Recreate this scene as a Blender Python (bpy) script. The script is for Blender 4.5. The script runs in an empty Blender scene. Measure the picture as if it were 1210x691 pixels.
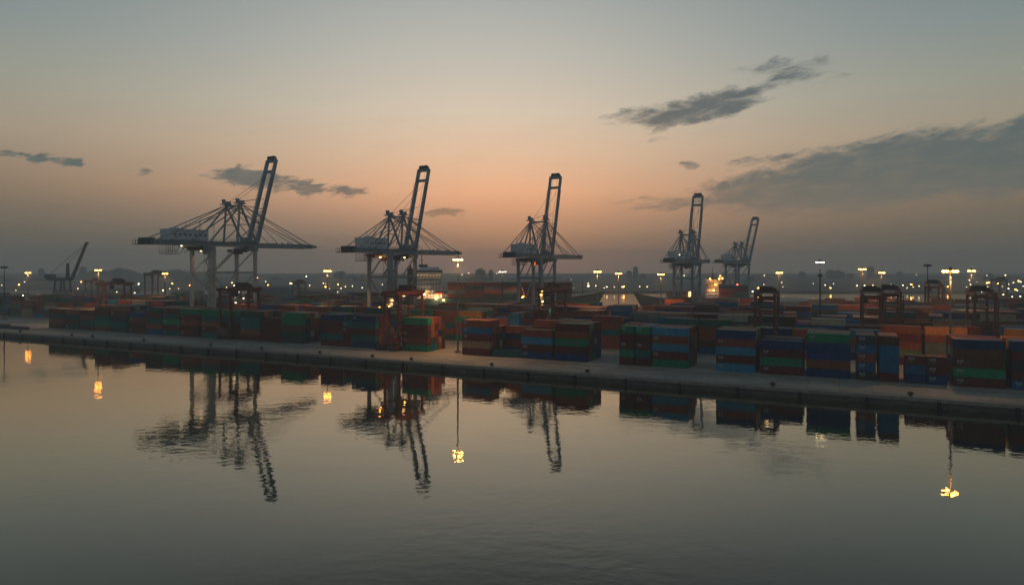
import bpy, bmesh, math, random
import numpy as np
from mathutils import Vector, Matrix
R = math.radians
random.seed(11)
C = bpy.context.scene.collection
sc = bpy.context.scene

# ------------------------------------------------------------------ camera
F, H, YH = 807.0, 35.5, 314.0          # focal length (px of the 1210 px frame), eye height, horizon row
cam = bpy.data.cameras.new('camera'); co = bpy.data.objects.new('camera', cam); C.objects.link(co)
cam.sensor_width = 36; cam.lens = 36 * F / 1210; cam.shift_y = -(345.5 - YH) / 1210
cam.clip_start = 1; cam.clip_end = 30000
co.location = (0, 0, H); co.rotation_euler = (R(90), 0, 0)
sc.camera = co

# ------------------------------------------------------------------ node helpers
def N(nt, typ, **kw):
    n = nt.nodes.new(typ)
    for k, v in kw.items():
        if k.startswith('i'):
            n.inputs[int(k[1:])].default_value = v
        else: setattr(n, k, v)
    return n
def M_(nt, op, a, b=None, c=None, clamp=False):
    n = nt.nodes.new('ShaderNodeMath'); n.operation = op; n.use_clamp = clamp
    for i, x in enumerate((a, b, c)):
        if x is None: continue
        if isinstance(x, (int, float)): n.inputs[i].default_value = x
        else: nt.links.new(x, n.inputs[i])
    return n.outputs[0]
def ramp(nt, fac, stops, interp='LINEAR'):
    n = nt.nodes.new('ShaderNodeValToRGB'); n.color_ramp.interpolation = interp
    el = n.color_ramp.elements
    while len(el) < len(stops): el.new(0.5)
    for e, (p, c) in zip(el, stops):
        e.position = p; e.color = (*c, 1)
    nt.links.new(fac, n.inputs[0]); return n.outputs[0]
def mixc(nt, fac, a, b, blend='MIX'):
    n = nt.nodes.new('ShaderNodeMix'); n.data_type = 'RGBA'; n.blend_type = blend
    for idx, x in ((0, fac), (6, a), (7, b)):
        if isinstance(x, (int, float)): n.inputs[idx].default_value = x
        elif isinstance(x, tuple): n.inputs[idx].default_value = (*x, 1)
        else: nt.links.new(x, n.inputs[idx])
    return n.outputs[2]

# ------------------------------------------------------------------ world: dusk sky with cloud banks
W = bpy.data.worlds.new('World'); sc.world = W; W.use_nodes = True
nt = W.node_tree; nt.nodes.clear()
out = N(nt, 'ShaderNodeOutputWorld'); bg = N(nt, 'ShaderNodeBackground'); nt.links.new(bg.outputs[0], out.inputs[0])
tc = N(nt, 'ShaderNodeTexCoord'); sp = N(nt, 'ShaderNodeSeparateXYZ'); nt.links.new(tc.outputs['Generated'], sp.inputs[0])
X_, Y_, Z_ = sp.outputs
el = M_(nt, 'ARCSINE', Z_); az = M_(nt, 'ARCTAN2', X_, Y_)
e01 = M_(nt, 'DIVIDE', el, R(40), clamp=True)
def E_(deg): return deg / 40
warm = ramp(nt, e01, [(E_(0), (0.2086, 0.227, 0.2016)), (E_(1.2), (0.1878, 0.2051, 0.1812)), (E_(2.2), (0.1683, 0.1812, 0.1651)), (E_(3.9), (0.4125, 0.2582, 0.1946)), (E_(5.0), (0.5972, 0.3278, 0.2159)), (E_(6.2), (0.7305, 0.402, 0.2502)), (E_(9.2), (0.6939, 0.4851, 0.3325)), (E_(12.6), (0.624, 0.5333, 0.4179)), (E_(16.8), (0.491, 0.4735, 0.4125)), (E_(21), (0.3712, 0.3916, 0.3712)), (E_(26), (0.15, 0.1812, 0.1878)), (E_(40), (0.0802, 0.107, 0.1274))])
cool = ramp(nt, e01, [(E_(0), (0.1022, 0.1144, 0.1022)), (E_(2.2), (0.0887, 0.0953, 0.0865)), (E_(4.0), (0.117, 0.107, 0.0908)), (E_(5.6), (0.1746, 0.1384, 0.1022)), (E_(9.5), (0.2918, 0.2462, 0.1845)), (E_(12.8), (0.2462, 0.2623, 0.2159)), (E_(16.8), (0.1746, 0.2232, 0.227)), (E_(21), (0.1329, 0.1812, 0.1946)), (E_(26), (0.1022, 0.1329, 0.15)), (E_(40), (0.0612, 0.0844, 0.107))])
da = M_(nt, 'DIVIDE', M_(nt, 'SUBTRACT', az, R(-3)), R(25))
g = M_(nt, 'POWER', 2.718, M_(nt, 'MULTIPLY', M_(nt, 'MULTIPLY', da, da), -1.0))
sky = mixc(nt, g, cool, warm)
# eastern half of the sky (behind the camera) is dim
back = M_(nt, 'DIVIDE', M_(nt, 'ADD', Y_, 0.55), 1.0, clamp=True)
bcol = mixc(nt, back, (.66, .72, .78), (1.0, 1.0, 1.0))
sky = mixc(nt, 1.0, sky, bcol, 'MULTIPLY')
# wispy streaks
def noise(vec, scale, detail=5, rough=.55, dist=0.0):
    n = N(nt, 'ShaderNodeTexNoise'); n.inputs['Scale'].default_value = scale; n.inputs['Detail'].default_value = detail
    n.inputs['Roughness'].default_value = rough; n.inputs['Distortion'].default_value = dist
    nt.links.new(vec, n.inputs['Vector']); return n.outputs[0]
def comb(x, y, z=0.0):
    n = N(nt, 'ShaderNodeCombineXYZ')
    for i, v in enumerate((x, y, z)):
        if isinstance(v, (int, float)): n.inputs[i].default_value = v
        else: nt.links.new(v, n.inputs[i])
    return n.outputs[0]
tilt = M_(nt, 'SUBTRACT', el, M_(nt, 'MULTIPLY', az, 0.14))
nv = comb(M_(nt, 'MULTIPLY', az, 9.0), M_(nt, 'MULTIPLY', tilt, 42.0))
n1 = noise(nv, 1.0, 6, .6, .3)
nv2 = comb(M_(nt, 'MULTIPLY', az, 22.0), M_(nt, 'MULTIPLY', tilt, 75.0), 3.0)
n2 = noise(nv2, 1.0, 6, .65, .5)
def px_dir(x, y):
    a = math.atan((x - 605) / F); e = math.atan((YH - y) / F * math.cos(a)); return a, e
blobs = [  # cloud centre (x, y), half sizes, tilt, strength
    (788, 138, 88, 17, 2, 1.3), (850, 121, 66, 18, 6, 1.3), (935, 83, 64, 17, 0, .75), (900, 102, 40, 9, 0, .35),
    (1225, 178, 200, 52, 8, 2.0), (1050, 203, 215, 48, 6, 2.1), (950, 222, 160, 36, 3, 1.8), (860, 238, 140, 10, 0, 1.1), (785, 246, 50, 4.5, 0, .9), (905, 190, 50, 8, 4, .8),
    (300, 211, 60, 14, -3, 1.8), (365, 223, 26, 9, 4, 1.6), (413, 226, 28, 8.5, 4, 1.5), (524, 251, 32, 6.5, 3, 1.5),
    (48, 188, 22, 8, -3, 1.5), (80, 191, 22, 8, -3, 1.5), (8, 181, 26, 4.5, 0, .7), (815, 196, 14, 5, 4, .75), (790, 284, 24, 20, 0, .85), (172, 203, 18, 4, 0, .6), (470, 229, 10, 4, 0, .5), (765, 168, 26, 5, 2, .35)]
wn = comb(M_(nt, 'MULTIPLY', az, 34.0), M_(nt, 'MULTIPLY', tilt, 85.0), 11.0)
wx = noise(wn, 1.0, 6, .62, .2); wn2 = comb(M_(nt, 'MULTIPLY', az, 34.0), M_(nt, 'MULTIPLY', tilt, 85.0), 27.0); wy = noise(wn2, 1.0, 6, .62, .2)
azw = M_(nt, 'ADD', az, M_(nt, 'MULTIPLY', M_(nt, 'SUBTRACT', wx, .5), .085)); elw = M_(nt, 'ADD', el, M_(nt, 'MULTIPLY', M_(nt, 'SUBTRACT', wy, .5), .030))
mask = None
for (bx, by, rx, ry, t, s) in blobs:
    a0, e0 = px_dir(bx, by); ca, sa = math.cos(R(t)), math.sin(R(t)); k = math.cos(a0)
    dx = M_(nt, 'MULTIPLY', M_(nt, 'SUBTRACT', azw, a0), 1 / k); dy = M_(nt, 'SUBTRACT', elw, e0)
    rxr, ryr = rx / F * k, ry / F * k
    u1 = M_(nt, 'MULTIPLY', M_(nt, 'ADD', M_(nt, 'MULTIPLY', dx, ca), M_(nt, 'MULTIPLY', dy, sa)), 1 / rxr)
    v1 = M_(nt, 'MULTIPLY', M_(nt, 'SUBTRACT', M_(nt, 'MULTIPLY', dy, ca), M_(nt, 'MULTIPLY', dx, sa)), 1 / ryr)
    q = M_(nt, 'SUBTRACT', s, M_(nt, 'MULTIPLY', M_(nt, 'ADD', M_(nt, 'MULTIPLY', u1, u1), M_(nt, 'MULTIPLY', v1, v1)), s))
    mask = q if mask is None else M_(nt, 'SMOOTH_MAX', mask, q, 0.15)
nv3 = comb(M_(nt, 'MULTIPLY', az, 60.0), M_(nt, 'MULTIPLY', tilt, 190.0), 7.0)
n3 = noise(nv3, 1.0, 5, .6, .8)
nn = M_(nt, 'ADD', M_(nt, 'MULTIPLY', M_(nt, 'SUBTRACT', n3, .5), .8), M_(nt, 'ADD', M_(nt, 'MULTIPLY', M_(nt, 'SUBTRACT', n1, .5), 1.7), M_(nt, 'MULTIPLY', M_(nt, 'SUBTRACT', n2, .5), 1.8)))
m2 = M_(nt, 'ADD', M_(nt, 'MAXIMUM', mask, -1.2), nn)
mr = N(nt, 'ShaderNodeMapRange'); mr.interpolation_type = 'SMOOTHSTEP'; mr.inputs[1].default_value = 0.0; mr.inputs[2].default_value = 1.25
nt.links.new(m2, mr.inputs[0])
cm = M_(nt, 'MULTIPLY', mr.outputs[0], M_(nt, 'MULTIPLY_ADD', M_(nt, 'SUBTRACT', n2, .40), .9, .86, clamp=True), clamp=True)
hz = M_(nt, 'DIVIDE', M_(nt, 'SUBTRACT', el, R(2.2)), R(4.5), clamp=True)
ccol = mixc(nt, hz, (.150, .140, .134), (.070, .100, .110))
# very faint high streaks everywhere
st = N(nt, 'ShaderNodeMapRange'); st.inputs[1].default_value = .5; st.inputs[2].default_value = .8; st.inputs[3].default_value = 0; st.inputs[4].default_value = .16
nt.links.new(n1, st.inputs[0])
lowm = M_(nt, 'SUBTRACT', 1.0, M_(nt, 'DIVIDE', el, R(18), clamp=True))
sky = mixc(nt, M_(nt, 'MULTIPLY', st.outputs[0], lowm), sky, ccol)
sky = mixc(nt, cm, sky, ccol)
nish = N(nt, 'ShaderNodeTexSky'); nish.sky_type = 'NISHITA'; nish.sun_disc = False; nish.sun_elevation = R(0.5); nish.sun_rotation = R(0)
sky = mixc(nt, .03, sky, nish.outputs[0])
nt.links.new(sky, bg.inputs[0]); bg.inputs[1].default_value = 1.09

# the sun is below the horizon: the glowing sky and the lamps are the only light
sc.view_settings.view_transform = 'Standard'; sc.view_settings.look = 'None'; sc.view_settings.exposure = 0.0; sc.view_settings.gamma = 1
sc.cycles.use_denoising = True
sc.cycles.max_bounces = 5; sc.cycles.volume_bounces = 1; sc.cycles.diffuse_bounces = 2; sc.cycles.glossy_bounces = 3
sc.cycles.sample_clamp_indirect = 6

# ------------------------------------------------------------------ materials
MATS = {}
def mat(name, col, rough=.6, metal=0.0, var=.25, scale=.5, emis=None, es=0.0, bump=0.0):
    if name in MATS: return MATS[name]
    m = bpy.data.materials.new(name); m.use_nodes = True; t = m.node_tree; b = t.nodes['Principled BSDF']
    b.inputs['Roughness'].default_value = rough; b.inputs['Metallic'].default_value = metal
    if emis:
        b.inputs['Base Color'].default_value = (*col, 1)
        b.inputs['Emission Color'].default_value = (*emis, 1); b.inputs['Emission Strength'].default_value = es
        m.cycles.emission_sampling = 'NONE'
    else:
        tx = N(t, 'ShaderNodeTexCoord'); n = N(t, 'ShaderNodeTexNoise'); n.inputs['Scale'].default_value = scale; n.inputs['Detail'].default_value = 6; n.inputs['Roughness'].default_value = .65
        t.links.new(tx.outputs['Object'], n.inputs['Vector'])
        c = ramp(t, n.outputs[0], [(.3, tuple(x * (1 - var) for x in col)), (.7, tuple(min(1, x * (1 + var)) for x in col))])
        t.links.new(c, b.inputs['Base Color'])
        if bump:
            bp = N(t, 'ShaderNodeBump'); bp.inputs['Strength'].default_value = bump; bp.inputs['Distance'].default_value = .1
            t.links.new(n.outputs[0], bp.inputs['Height']); t.links.new(bp.outputs[0], b.inputs['Normal'])
    MATS[name] = m; return m
def container_mat(use_attr):
    m = bpy.data.materials.new('container_paint'); m.use_nodes = True; t = m.node_tree; b = t.nodes['Principled BSDF']
    tx = N(t, 'ShaderNodeTexCoord')
    if use_attr:
        a = N(t, 'ShaderNodeVertexColor'); a.layer_name = 'paint'; col = a.outputs[0]; rnd = None
        vec = tx.outputs['Object']
    else:
        a = N(t, 'ShaderNodeObjectInfo'); col = a.outputs['Color']
        va = N(t, 'ShaderNodeVectorMath', operation='ADD'); t.links.new(tx.outputs['Object'], va.inputs[0])
        cx = N(t, 'ShaderNodeCombineXYZ'); t.links.new(M_(t, 'MULTIPLY', a.outputs['Random'], 200.0), cx.inputs[0]); t.links.new(M_(t, 'MULTIPLY', a.outputs['Random'], 90.0), cx.inputs[2])
        t.links.new(cx.outputs[0], va.inputs[1]); vec = va.outputs[0]
    mp = N(t, 'ShaderNodeMapping'); mp.inputs['Scale'].default_value = (.9, .9, .35); t.links.new(vec, mp.inputs[0])
    n = N(t, 'ShaderNodeTexNoise'); n.inputs['Scale'].default_value = 1.0; n.inputs['Detail'].default_value = 7; n.inputs['Roughness'].default_value = .7
    t.links.new(mp.outputs[0], n.inputs['Vector'])
    f = ramp(t, n.outputs[0], [(.3, (.62, .62, .62)), (.5, (.95, .95, .95)), (.72, (1.3, 1.25, 1.2))])
    c = mixc(t, 1.0, col, f, 'MULTIPLY')
    n2 = N(t, 'ShaderNodeTexNoise'); n2.inputs['Scale'].default_value = 2.6; n2.inputs['Detail'].default_value = 5; t.links.new(vec, n2.inputs['Vector'])
    rf = ramp(t, n2.outputs[0], [(.62, (0, 0, 0)), (.74, (1, 1, 1))])
    c = mixc(t, M_(t, 'MULTIPLY', rf, .22), c, (.09, .04, .025))
    t.links.new(c, b.inputs['Base Color']); b.inputs['Roughness'].default_value = .55; b.inputs['Specular IOR Level'].default_value = .15
    if use_attr:
        sx = N(t, 'ShaderNodeSeparateXYZ'); t.links.new(tx.outputs['Object'], sx.inputs[0])
        w = M_(t, 'SINE', M_(t, 'MULTIPLY', sx.outputs[0], 2 * math.pi / .42))
        bp = N(t, 'ShaderNodeBump'); bp.inputs['Strength'].default_value = .5; bp.inputs['Distance'].default_value = .05
        t.links.new(w, bp.inputs['Height']); t.links.new(bp.outputs[0], b.inputs['Normal'])
    return m
CPAINT, CSTUFF = container_mat(False), container_mat(True)
crane_blue = mat('crane_blue_paint', (.24, .30, .37), .5, var=.3, scale=.25)
crane_leg = mat('crane_grey_paint', (.48, .48, .46), .5, var=.25, scale=.2)
crane_white = mat('machinery_house_paint', (.60, .66, .72), .5, var=.15, scale=.3)
crane_dark = mat('dark_steel', (.05, .055, .065), .6)
crane_leg_dark = mat('crane_slate_paint', (.27, .32, .38), .5, var=.25, scale=.2)
rtg_red = mat('red_oxide_paint', (.17, .030, .022), .5, var=.35, scale=.6)
rtg_dark = mat('dark_red_machinery', (.07, .03, .03), .6)
galv = mat('galvanised_steel', (.22, .22, .21), .45, .3)
concrete = mat('kerb_concrete', (.30, .28, .25), .85, var=.3, scale=.8)
rubber = mat('black_rubber', (.02, .02, .022), .8)
iron = mat('bollard_iron', (.035, .03, .03), .6)
white_paint = mat('ship_white_paint', (.78, .75, .70), .5, var=.1)
tower_haze = mat('facade_grey', (.16, .17, .18), .8)
glass = mat('dark_window_glass', (.02, .025, .03), .15)
lampW = mat('lamp_white', (.8, .8, .8), emis=(1, .80, .52), es=5)
lampO = mat('lamp_sodium', (.8, .5, .3), emis=(1, .36, .05), es=34)
lampOb = mat('lamp_sodium_close', (.8, .5, .3), emis=(1, .38, .06), es=75)
lampY = mat('lamp_work_yellow', (.8, .6, .3), emis=(1, .60, .24), es=4.5)
winlit = mat('lit_window', (.8, .6, .3), emis=(1, .62, .3), es=2.2)
lampR = mat('lamp_red', (.8, .2, .1), emis=(1, .22, .08), es=6)

# ------------------------------------------------------------------ mesh helpers
class MB:
    def __init__(s): s.v = []; s.f = []; s.mi = []; s.m = 0
    def quadbox(s, P):                         # 8 points: bottom ring 0-3, top ring 4-7
        o = len(s.v); s.v += [tuple(p) for p in P]
        for q in ((3, 2, 1, 0), (4, 5, 6, 7), (0, 1, 5, 4), (1, 2, 6, 5), (2, 3, 7, 6), (3, 0, 4, 7)):
            s.f.append(tuple(o + i for i in q)); s.mi.append(s.m)
        return s
    def box(s, x0, x1, y0, y1, z0, z1):
        return s.quadbox([(x0, y0, z0), (x1, y0, z0), (x1, y1, z0), (x0, y1, z0), (x0, y0, z1), (x1, y0, z1), (x1, y1, z1), (x0, y1, z1)])
    def bar(s, p, q, w, h=None, w2=None, h2=None):        # rectangular bar between two points
        p, q = Vector(p), Vector(q); h = h or w; w2 = w2 or w; h2 = h2 or h
        d = (q - p).normalized(); up = Vector((0, 0, 1)) if abs(d.z) < .9 else Vector((1, 0, 0))
        a = d.cross(up).normalized(); b = a.cross(d).normalized()
        r = []
        for c, ww, hh in ((p, w, h), (q, w2, h2)):
            for sa, sb in ((-1, -1), (1, -1), (1, 1), (-1, 1)): r.append(c + a * sa * ww / 2 + b * sb * hh / 2)
        return s.quadbox(r)
    def tube(s, p, q, r, r2=None, n=8):
        p, q = Vector(p), Vector(q); r2 = r if r2 is None else r2
        d = (q - p).normalized(); up = Vector((0, 0, 1)) if abs(d.z) < .9 else Vector((1, 0, 0))
        a = d.cross(up).normalized(); b = a.cross(d).normalized(); o = len(s.v)
        for c, rr in ((p, r), (q, r2)):
            for i in range(n):
                t = 2 * math.pi * i / n; s.v.append(tuple(c + a * rr * math.cos(t) + b * rr * math.sin(t)))
        for i in range(n):
            j = (i + 1) % n; s.f.append((o + i, o + j, o + n + j, o + n + i)); s.mi.append(s.m)
        s.f.append(tuple(o + i for i in reversed(range(n)))); s.f.append(tuple(o + n + i for i in range(n))); s.mi += [s.m] * 2
        return s
    def ball(s, c, r, rz=None, n=8, k=5):
        rz = rz or r; o = len(s.v)
        for j in range(1, k):
            ph = math.pi * j / k
            for i in range(n):
                t = 2 * math.pi * i / n
                s.v.append((c[0] + r * math.sin(ph) * math.cos(t), c[1] + r * math.sin(ph) * math.sin(t), c[2] - rz * math.cos(ph)))
        b = len(s.v); s.v += [(c[0], c[1], c[2] - rz), (c[0], c[1], c[2] + rz)]
        for j in range(k - 2):
            for i in range(n):
                i2 = (i + 1) % n; s.f.append((o + j * n + i, o + j * n + i2, o + (j + 1) * n + i2, o + (j + 1) * n + i)); s.mi.append(s.m)
        for i in range(n):
            i2 = (i + 1) % n; s.f.append((b, o + i2, o + i)); s.f.append((b + 1, o + (k - 2) * n + i, o + (k - 2) * n + i2)); s.mi += [s.m] * 2
        return s
    def prism(s, pts, z0, z1):
        n = len(pts); o = len(s.v); s.v += [(x, y, z0) for x, y in pts] + [(x, y, z1) for x, y in pts]
        for i in range(n):
            j = (i + 1) % n; s.f.append((o + i, o + j, o + n + j, o + n + i)); s.mi.append(s.m)
        s.f.append(tuple(o + i for i in reversed(range(n)))); s.f.append(tuple(o + n + i for i in range(n))); s.mi += [s.m] * 2
        return s
    def mesh(s, name, mats):
        me = bpy.data.meshes.new(name); me.from_pydata(s.v, [], s.f)
        for m in (mats if isinstance(mats, (list, tuple)) else [mats]): me.materials.append(m)
        if isinstance(mats, (list, tuple)): me.polygons.foreach_set('material_index', s.mi)
        me.update(); return me
    def build(s, name, mats, parent=None, loc=None, rz=None):
        o = bpy.data.objects.new(name, s.mesh(name, mats)); C.objects.link(o)
        if parent: o.parent = parent
        if loc is not None: o.location = loc
        if rz is not None: o.rotation_euler.z = rz
        return o
def tag(o, label=None, cat=None, group=None, kind=None):
    if label: o['label'] = label
    if cat: o['category'] = cat
    if group: o['group'] = group
    if kind: o['kind'] = kind
    return o
def empty(name, loc, rz=0, label=None, cat=None, group=None):
    o = bpy.data.objects.new(name, None); C.objects.link(o); o.empty_display_size = 1
    o.location = loc; o.rotation_euler.z = rz; return tag(o, label, cat, group)
_T = 'twenty thirty forty fifty sixty seventy eighty ninety'.split()
_o = 'first second third fourth fifth sixth seventh eighth ninth tenth eleventh twelfth thirteenth fourteenth fifteenth sixteenth seventeenth eighteenth nineteenth'.split()
def ordn(n):
    if n > 100: return 'hundred-and-' + ordn(n - 100)
    if n == 100: return 'hundredth'
    if n < 20: return _o[n - 1]
    t, u_ = divmod(n, 10); w_ = _T[t - 2]
    return (w_[:-1] + 'ieth') if u_ == 0 else w_ + '-' + _o[u_ - 1]

# ------------------------------------------------------------------ yard frame: s along the quay edge, w inland
QH = 2.2; Z0 = F * (H - QH) / (435.5 - YH); TH = R(25.6)
U = Vector((math.cos(TH), -math.sin(TH), 0)); V = Vector((math.sin(TH), math.cos(TH), 0)); O0 = Vector((0, Z0, 0))
def yard(s, w, z=QH): return O0 + U * s + V * w + Vector((0, 0, z))
def s_at(x, w):
    t = (x - 605) / F; return (t * (Z0 + w * V.y) - w * V.x) / (U.x - t * U.y)
def at(x, z, h=0.0): return Vector(((x - 605) / F * z, z, h))        # a place z metres ahead seen at column x
def hy(y, z): return H - (y - YH) * z / F                          # height of what shows at row y, z metres ahead

# ------------------------------------------------------------------ setting: water, quay, land
def flat_mat_water():
    m = bpy.data.materials.new('harbour_water'); m.use_nodes = True; t = m.node_tree; b = t.nodes['Principled BSDF']
    b.inputs['Base Color'].default_value = (.020, .028, .024, 1); b.inputs['Roughness'].default_value = .0; b.inputs['IOR'].default_value = 1.7; b.inputs['Specular Tint'].default_value = (1, .95, .84, 1)
    tx = N(t, 'ShaderNodeTexCoord')
    hs = None
    for sc_, amp, sx, sy, rot, det in ((.24, .10, 1, 1.5, 14, 2), (.60, .055, 1, 1.3, -9, 2), (1.6, .008, 1, 1.2, -15, 2), (.07, .10, 1, 2.0, 25, 2)):
        mp = N(t, 'ShaderNodeMapping'); mp.inputs['Scale'].default_value = (sx * sc_, sy * sc_, 1); mp.inputs['Rotation'].default_value = (0, 0, R(rot)); t.links.new(tx.outputs['Object'], mp.inputs[0])
        n = N(t, 'ShaderNodeTexNoise'); n.inputs['Scale'].default_value = 1; n.inputs['Detail'].default_value = det; n.inputs['Roughness'].default_value = .5; t.links.new(mp.outputs[0], n.inputs['Vector'])
        h = M_(t, 'MULTIPLY', n.outputs[0], amp); hs = h if hs is None else M_(t, 'ADD', hs, h)
    # calmer and livelier patches
    n = N(t, 'ShaderNodeTexNoise'); n.inputs['Scale'].default_value = .018; n.inputs['Detail'].default_value = 3; t.links.new(tx.outputs['Object'], n.inputs['Vector'])
    pm = N(t, 'ShaderNodeMapRange'); pm.inputs[1].default_value = .38; pm.inputs[2].default_value = .62; pm.inputs[3].default_value = .22; pm.inputs[4].default_value = 1.25; t.links.new(n.outputs[0], pm.inputs[0])
    bp = N(t, 'ShaderNodeBump'); bp.inputs['Strength'].default_value = 1; bp.inputs['Distance'].default_value = .28
    t.links.new(M_(t, 'MULTIPLY', hs, pm.outputs[0]), bp.inputs['Height']); t.links.new(bp.outputs[0], b.inputs['Normal'])
    gl = N(t, 'ShaderNodeBsdfGlossy'); gl.inputs['Color'].default_value = (.80, .69, .53, 1); gl.inputs['Roughness'].default_value = 0; t.links.new(bp.outputs[0], gl.inputs['Normal'])
    mx = N(t, 'ShaderNodeMixShader'); lw = N(t, 'ShaderNodeLayerWeight'); fc = M_(t, 'DIVIDE', M_(t, 'SUBTRACT', lw.outputs['Facing'], .5), .5, clamp=True); fc = M_(t, 'MINIMUM', M_(t, 'MULTIPLY', M_(t, 'MULTIPLY', fc, fc), 1.5), .85); t.links.new(fc, mx.inputs[0]); t.links.new(b.outputs[0], mx.inputs[1]); t.links.new(gl.outputs[0], mx.inputs[2]); t.links.new(mx.outputs[0], t.nodes['Material Output'].inputs[0])
    return m
WX = 3300
wb = MB(); wb.v = [(-WX, -300, 0), (WX, -300, 0), (WX, WX, 0), (-WX, WX, 0)]; wb.f = [(0, 1, 2, 3)]; wb.mi = [0]
tag(wb.build('water', flat_mat_water()), kind='structure')

def ground_mat():
    m = bpy.data.materials.new('quay_concrete'); m.use_nodes = True; t = m.node_tree; b = t.nodes['Principled BSDF']
    tx = N(t, 'ShaderNodeTexCoord'); mp = N(t, 'ShaderNodeMapping'); mp.inputs['Rotation'].default_value = (0, 0, TH); t.links.new(tx.outputs['Object'], mp.inputs[0])
    def nz(scale, v, det=6, rough=.6):
        n = N(t, 'ShaderNodeTexNoise'); n.inputs['Scale'].default_value = scale; n.inputs['Detail'].default_value = det; n.inputs['Roughness'].default_value = rough; t.links.new(v, n.inputs['Vector']); return n.outputs[0]
    base = ramp(t, nz(.05, mp.outputs[0]), [(.3, (.32, .29, .25)), (.5, (.48, .43, .355)), (.7, (.60, .535, .44))])
    # wheel tracks stretched along the quay
    m2 = N(t, 'ShaderNodeMapping'); m2.inputs['Scale'].default_value = (.02, .9, 1); t.links.new(mp.outputs[0], m2.inputs[0])
    tr = ramp(t, nz(1, m2.outputs[0], 4), [(.45, (1, 1, 1)), (.62, (.62, .62, .62))])
    base = mixc(t, .8, base, tr, 'MULTIPLY')
    sp_ = ramp(t, nz(.35, mp.outputs[0], 8, .7), [(.5, (1, 1, 1)), (.68, (.5, .5, .5))])
    base = mixc(t, .7, base, sp_, 'MULTIPLY')
    # slab joints
    br = N(t, 'ShaderNodeTexBrick'); br.offset = 0; br.inputs['Scale'].default_value = 1; br.inputs['Brick Width'].default_value = 8; br.inputs['Row Height'].default_value = 6; br.inputs['Mortar Size'].default_value = .07
    br.inputs['Color1'].default_value = (1, 1, 1, 1); br.inputs['Color2'].default_value = (.86, .86, .86, 1); br.inputs['Mortar'].default_value = (.45, .45, .45, 1)
    t.links.new(mp.outputs[0], br.inputs['Vector']); base = mixc(t, .8, base, br.outputs[0], 'MULTIPLY')
    t.links.new(base, b.inputs['Base Color']); b.inputs['Roughness'].default_value = .75
    return m
GM = ground_mat()
el_ = yard(-900, 0); er_ = yard(330, 0)
land = [(el_.x, el_.y), (er_.x, er_.y), (900, 200), (2600, 480), (2600, 930), (640, 910), (395, 600), (330, 490), (250, 490), (205, 548), (118, 560), (84, 462), (-84, 448), (-96, 905), (-2600, 905)]
lb = MB(); lb.prism(land, -2.5, QH)
tag(lb.build('quay_ground', GM), kind='structure')
def wall_mat():
    m = bpy.data.materials.new('quay_wall_concrete'); m.use_nodes = True; t = m.node_tree; b = t.nodes['Principled BSDF']
    tx = N(t, 'ShaderNodeTexCoord'); mp = N(t, 'ShaderNodeMapping'); mp.inputs['Scale'].default_value = (.22, 1, 1.3); t.links.new(tx.outputs['Object'], mp.inputs[0])
    n = N(t, 'ShaderNodeTexNoise'); n.inputs['Scale'].default_value = 1.2; n.inputs['Detail'].default_value = 8; n.inputs['Roughness'].default_value = .75; t.links.new(mp.outputs[0], n.inputs['Vector'])
    c = ramp(t, n.outputs[0], [(.3, (.035, .035, .03)), (.5, (.10, .095, .085)), (.7, (.20, .18, .16))])
    t.links.new(c, b.inputs['Base Color']); b.inputs['Roughness'].default_value = .8
    return m
WM = wall_mat()
# face of the quay: panels and slots, proud of the land slab
qb = MB(); s = -560.0
while s < 300:
    qb.box(s, s + 7.4, -.55, -.02, -1.5, 1.35); qb.box(s + 7.4, s + 8.0, -.3, -.02, -1.5, 1.3); s += 8.0
o = qb.build('quay_wall', WM, None, O0, -TH); tag(o, kind='structure')
kb = MB(); s = -560.0
while s < 300:
    kb.box(s + .02, s + 9.98, -.62, .75, 1.5, 2.38); s += 10
o = kb.build('quay_kerb', concrete, None, O0, -TH); tag(o, kind='structure')
# painted crane-rail and lane lines
lb2 = MB()
for w in (3.2, 18.0):
    lb2.box(-560, 300, w, w + .14, QH + .004, QH + .05)
tag(lb2.build('crane_rail', crane_dark, None, O0, -TH), kind='structure')
lb3 = MB(); s = -540
while s < 290:
    lb3.box(s, s + 3.5, 11.0, 11.2, QH + .004, QH + .008); s += 9
lb3.box(-560, 300, 21.4, 21.55, QH + .004, QH + .008)
tag(lb3.build('road_marking', mat('worn_white_paint', (.42, .38, .30), .7, var=.5, scale=1.5), None, O0, -TH), kind='structure')

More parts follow.
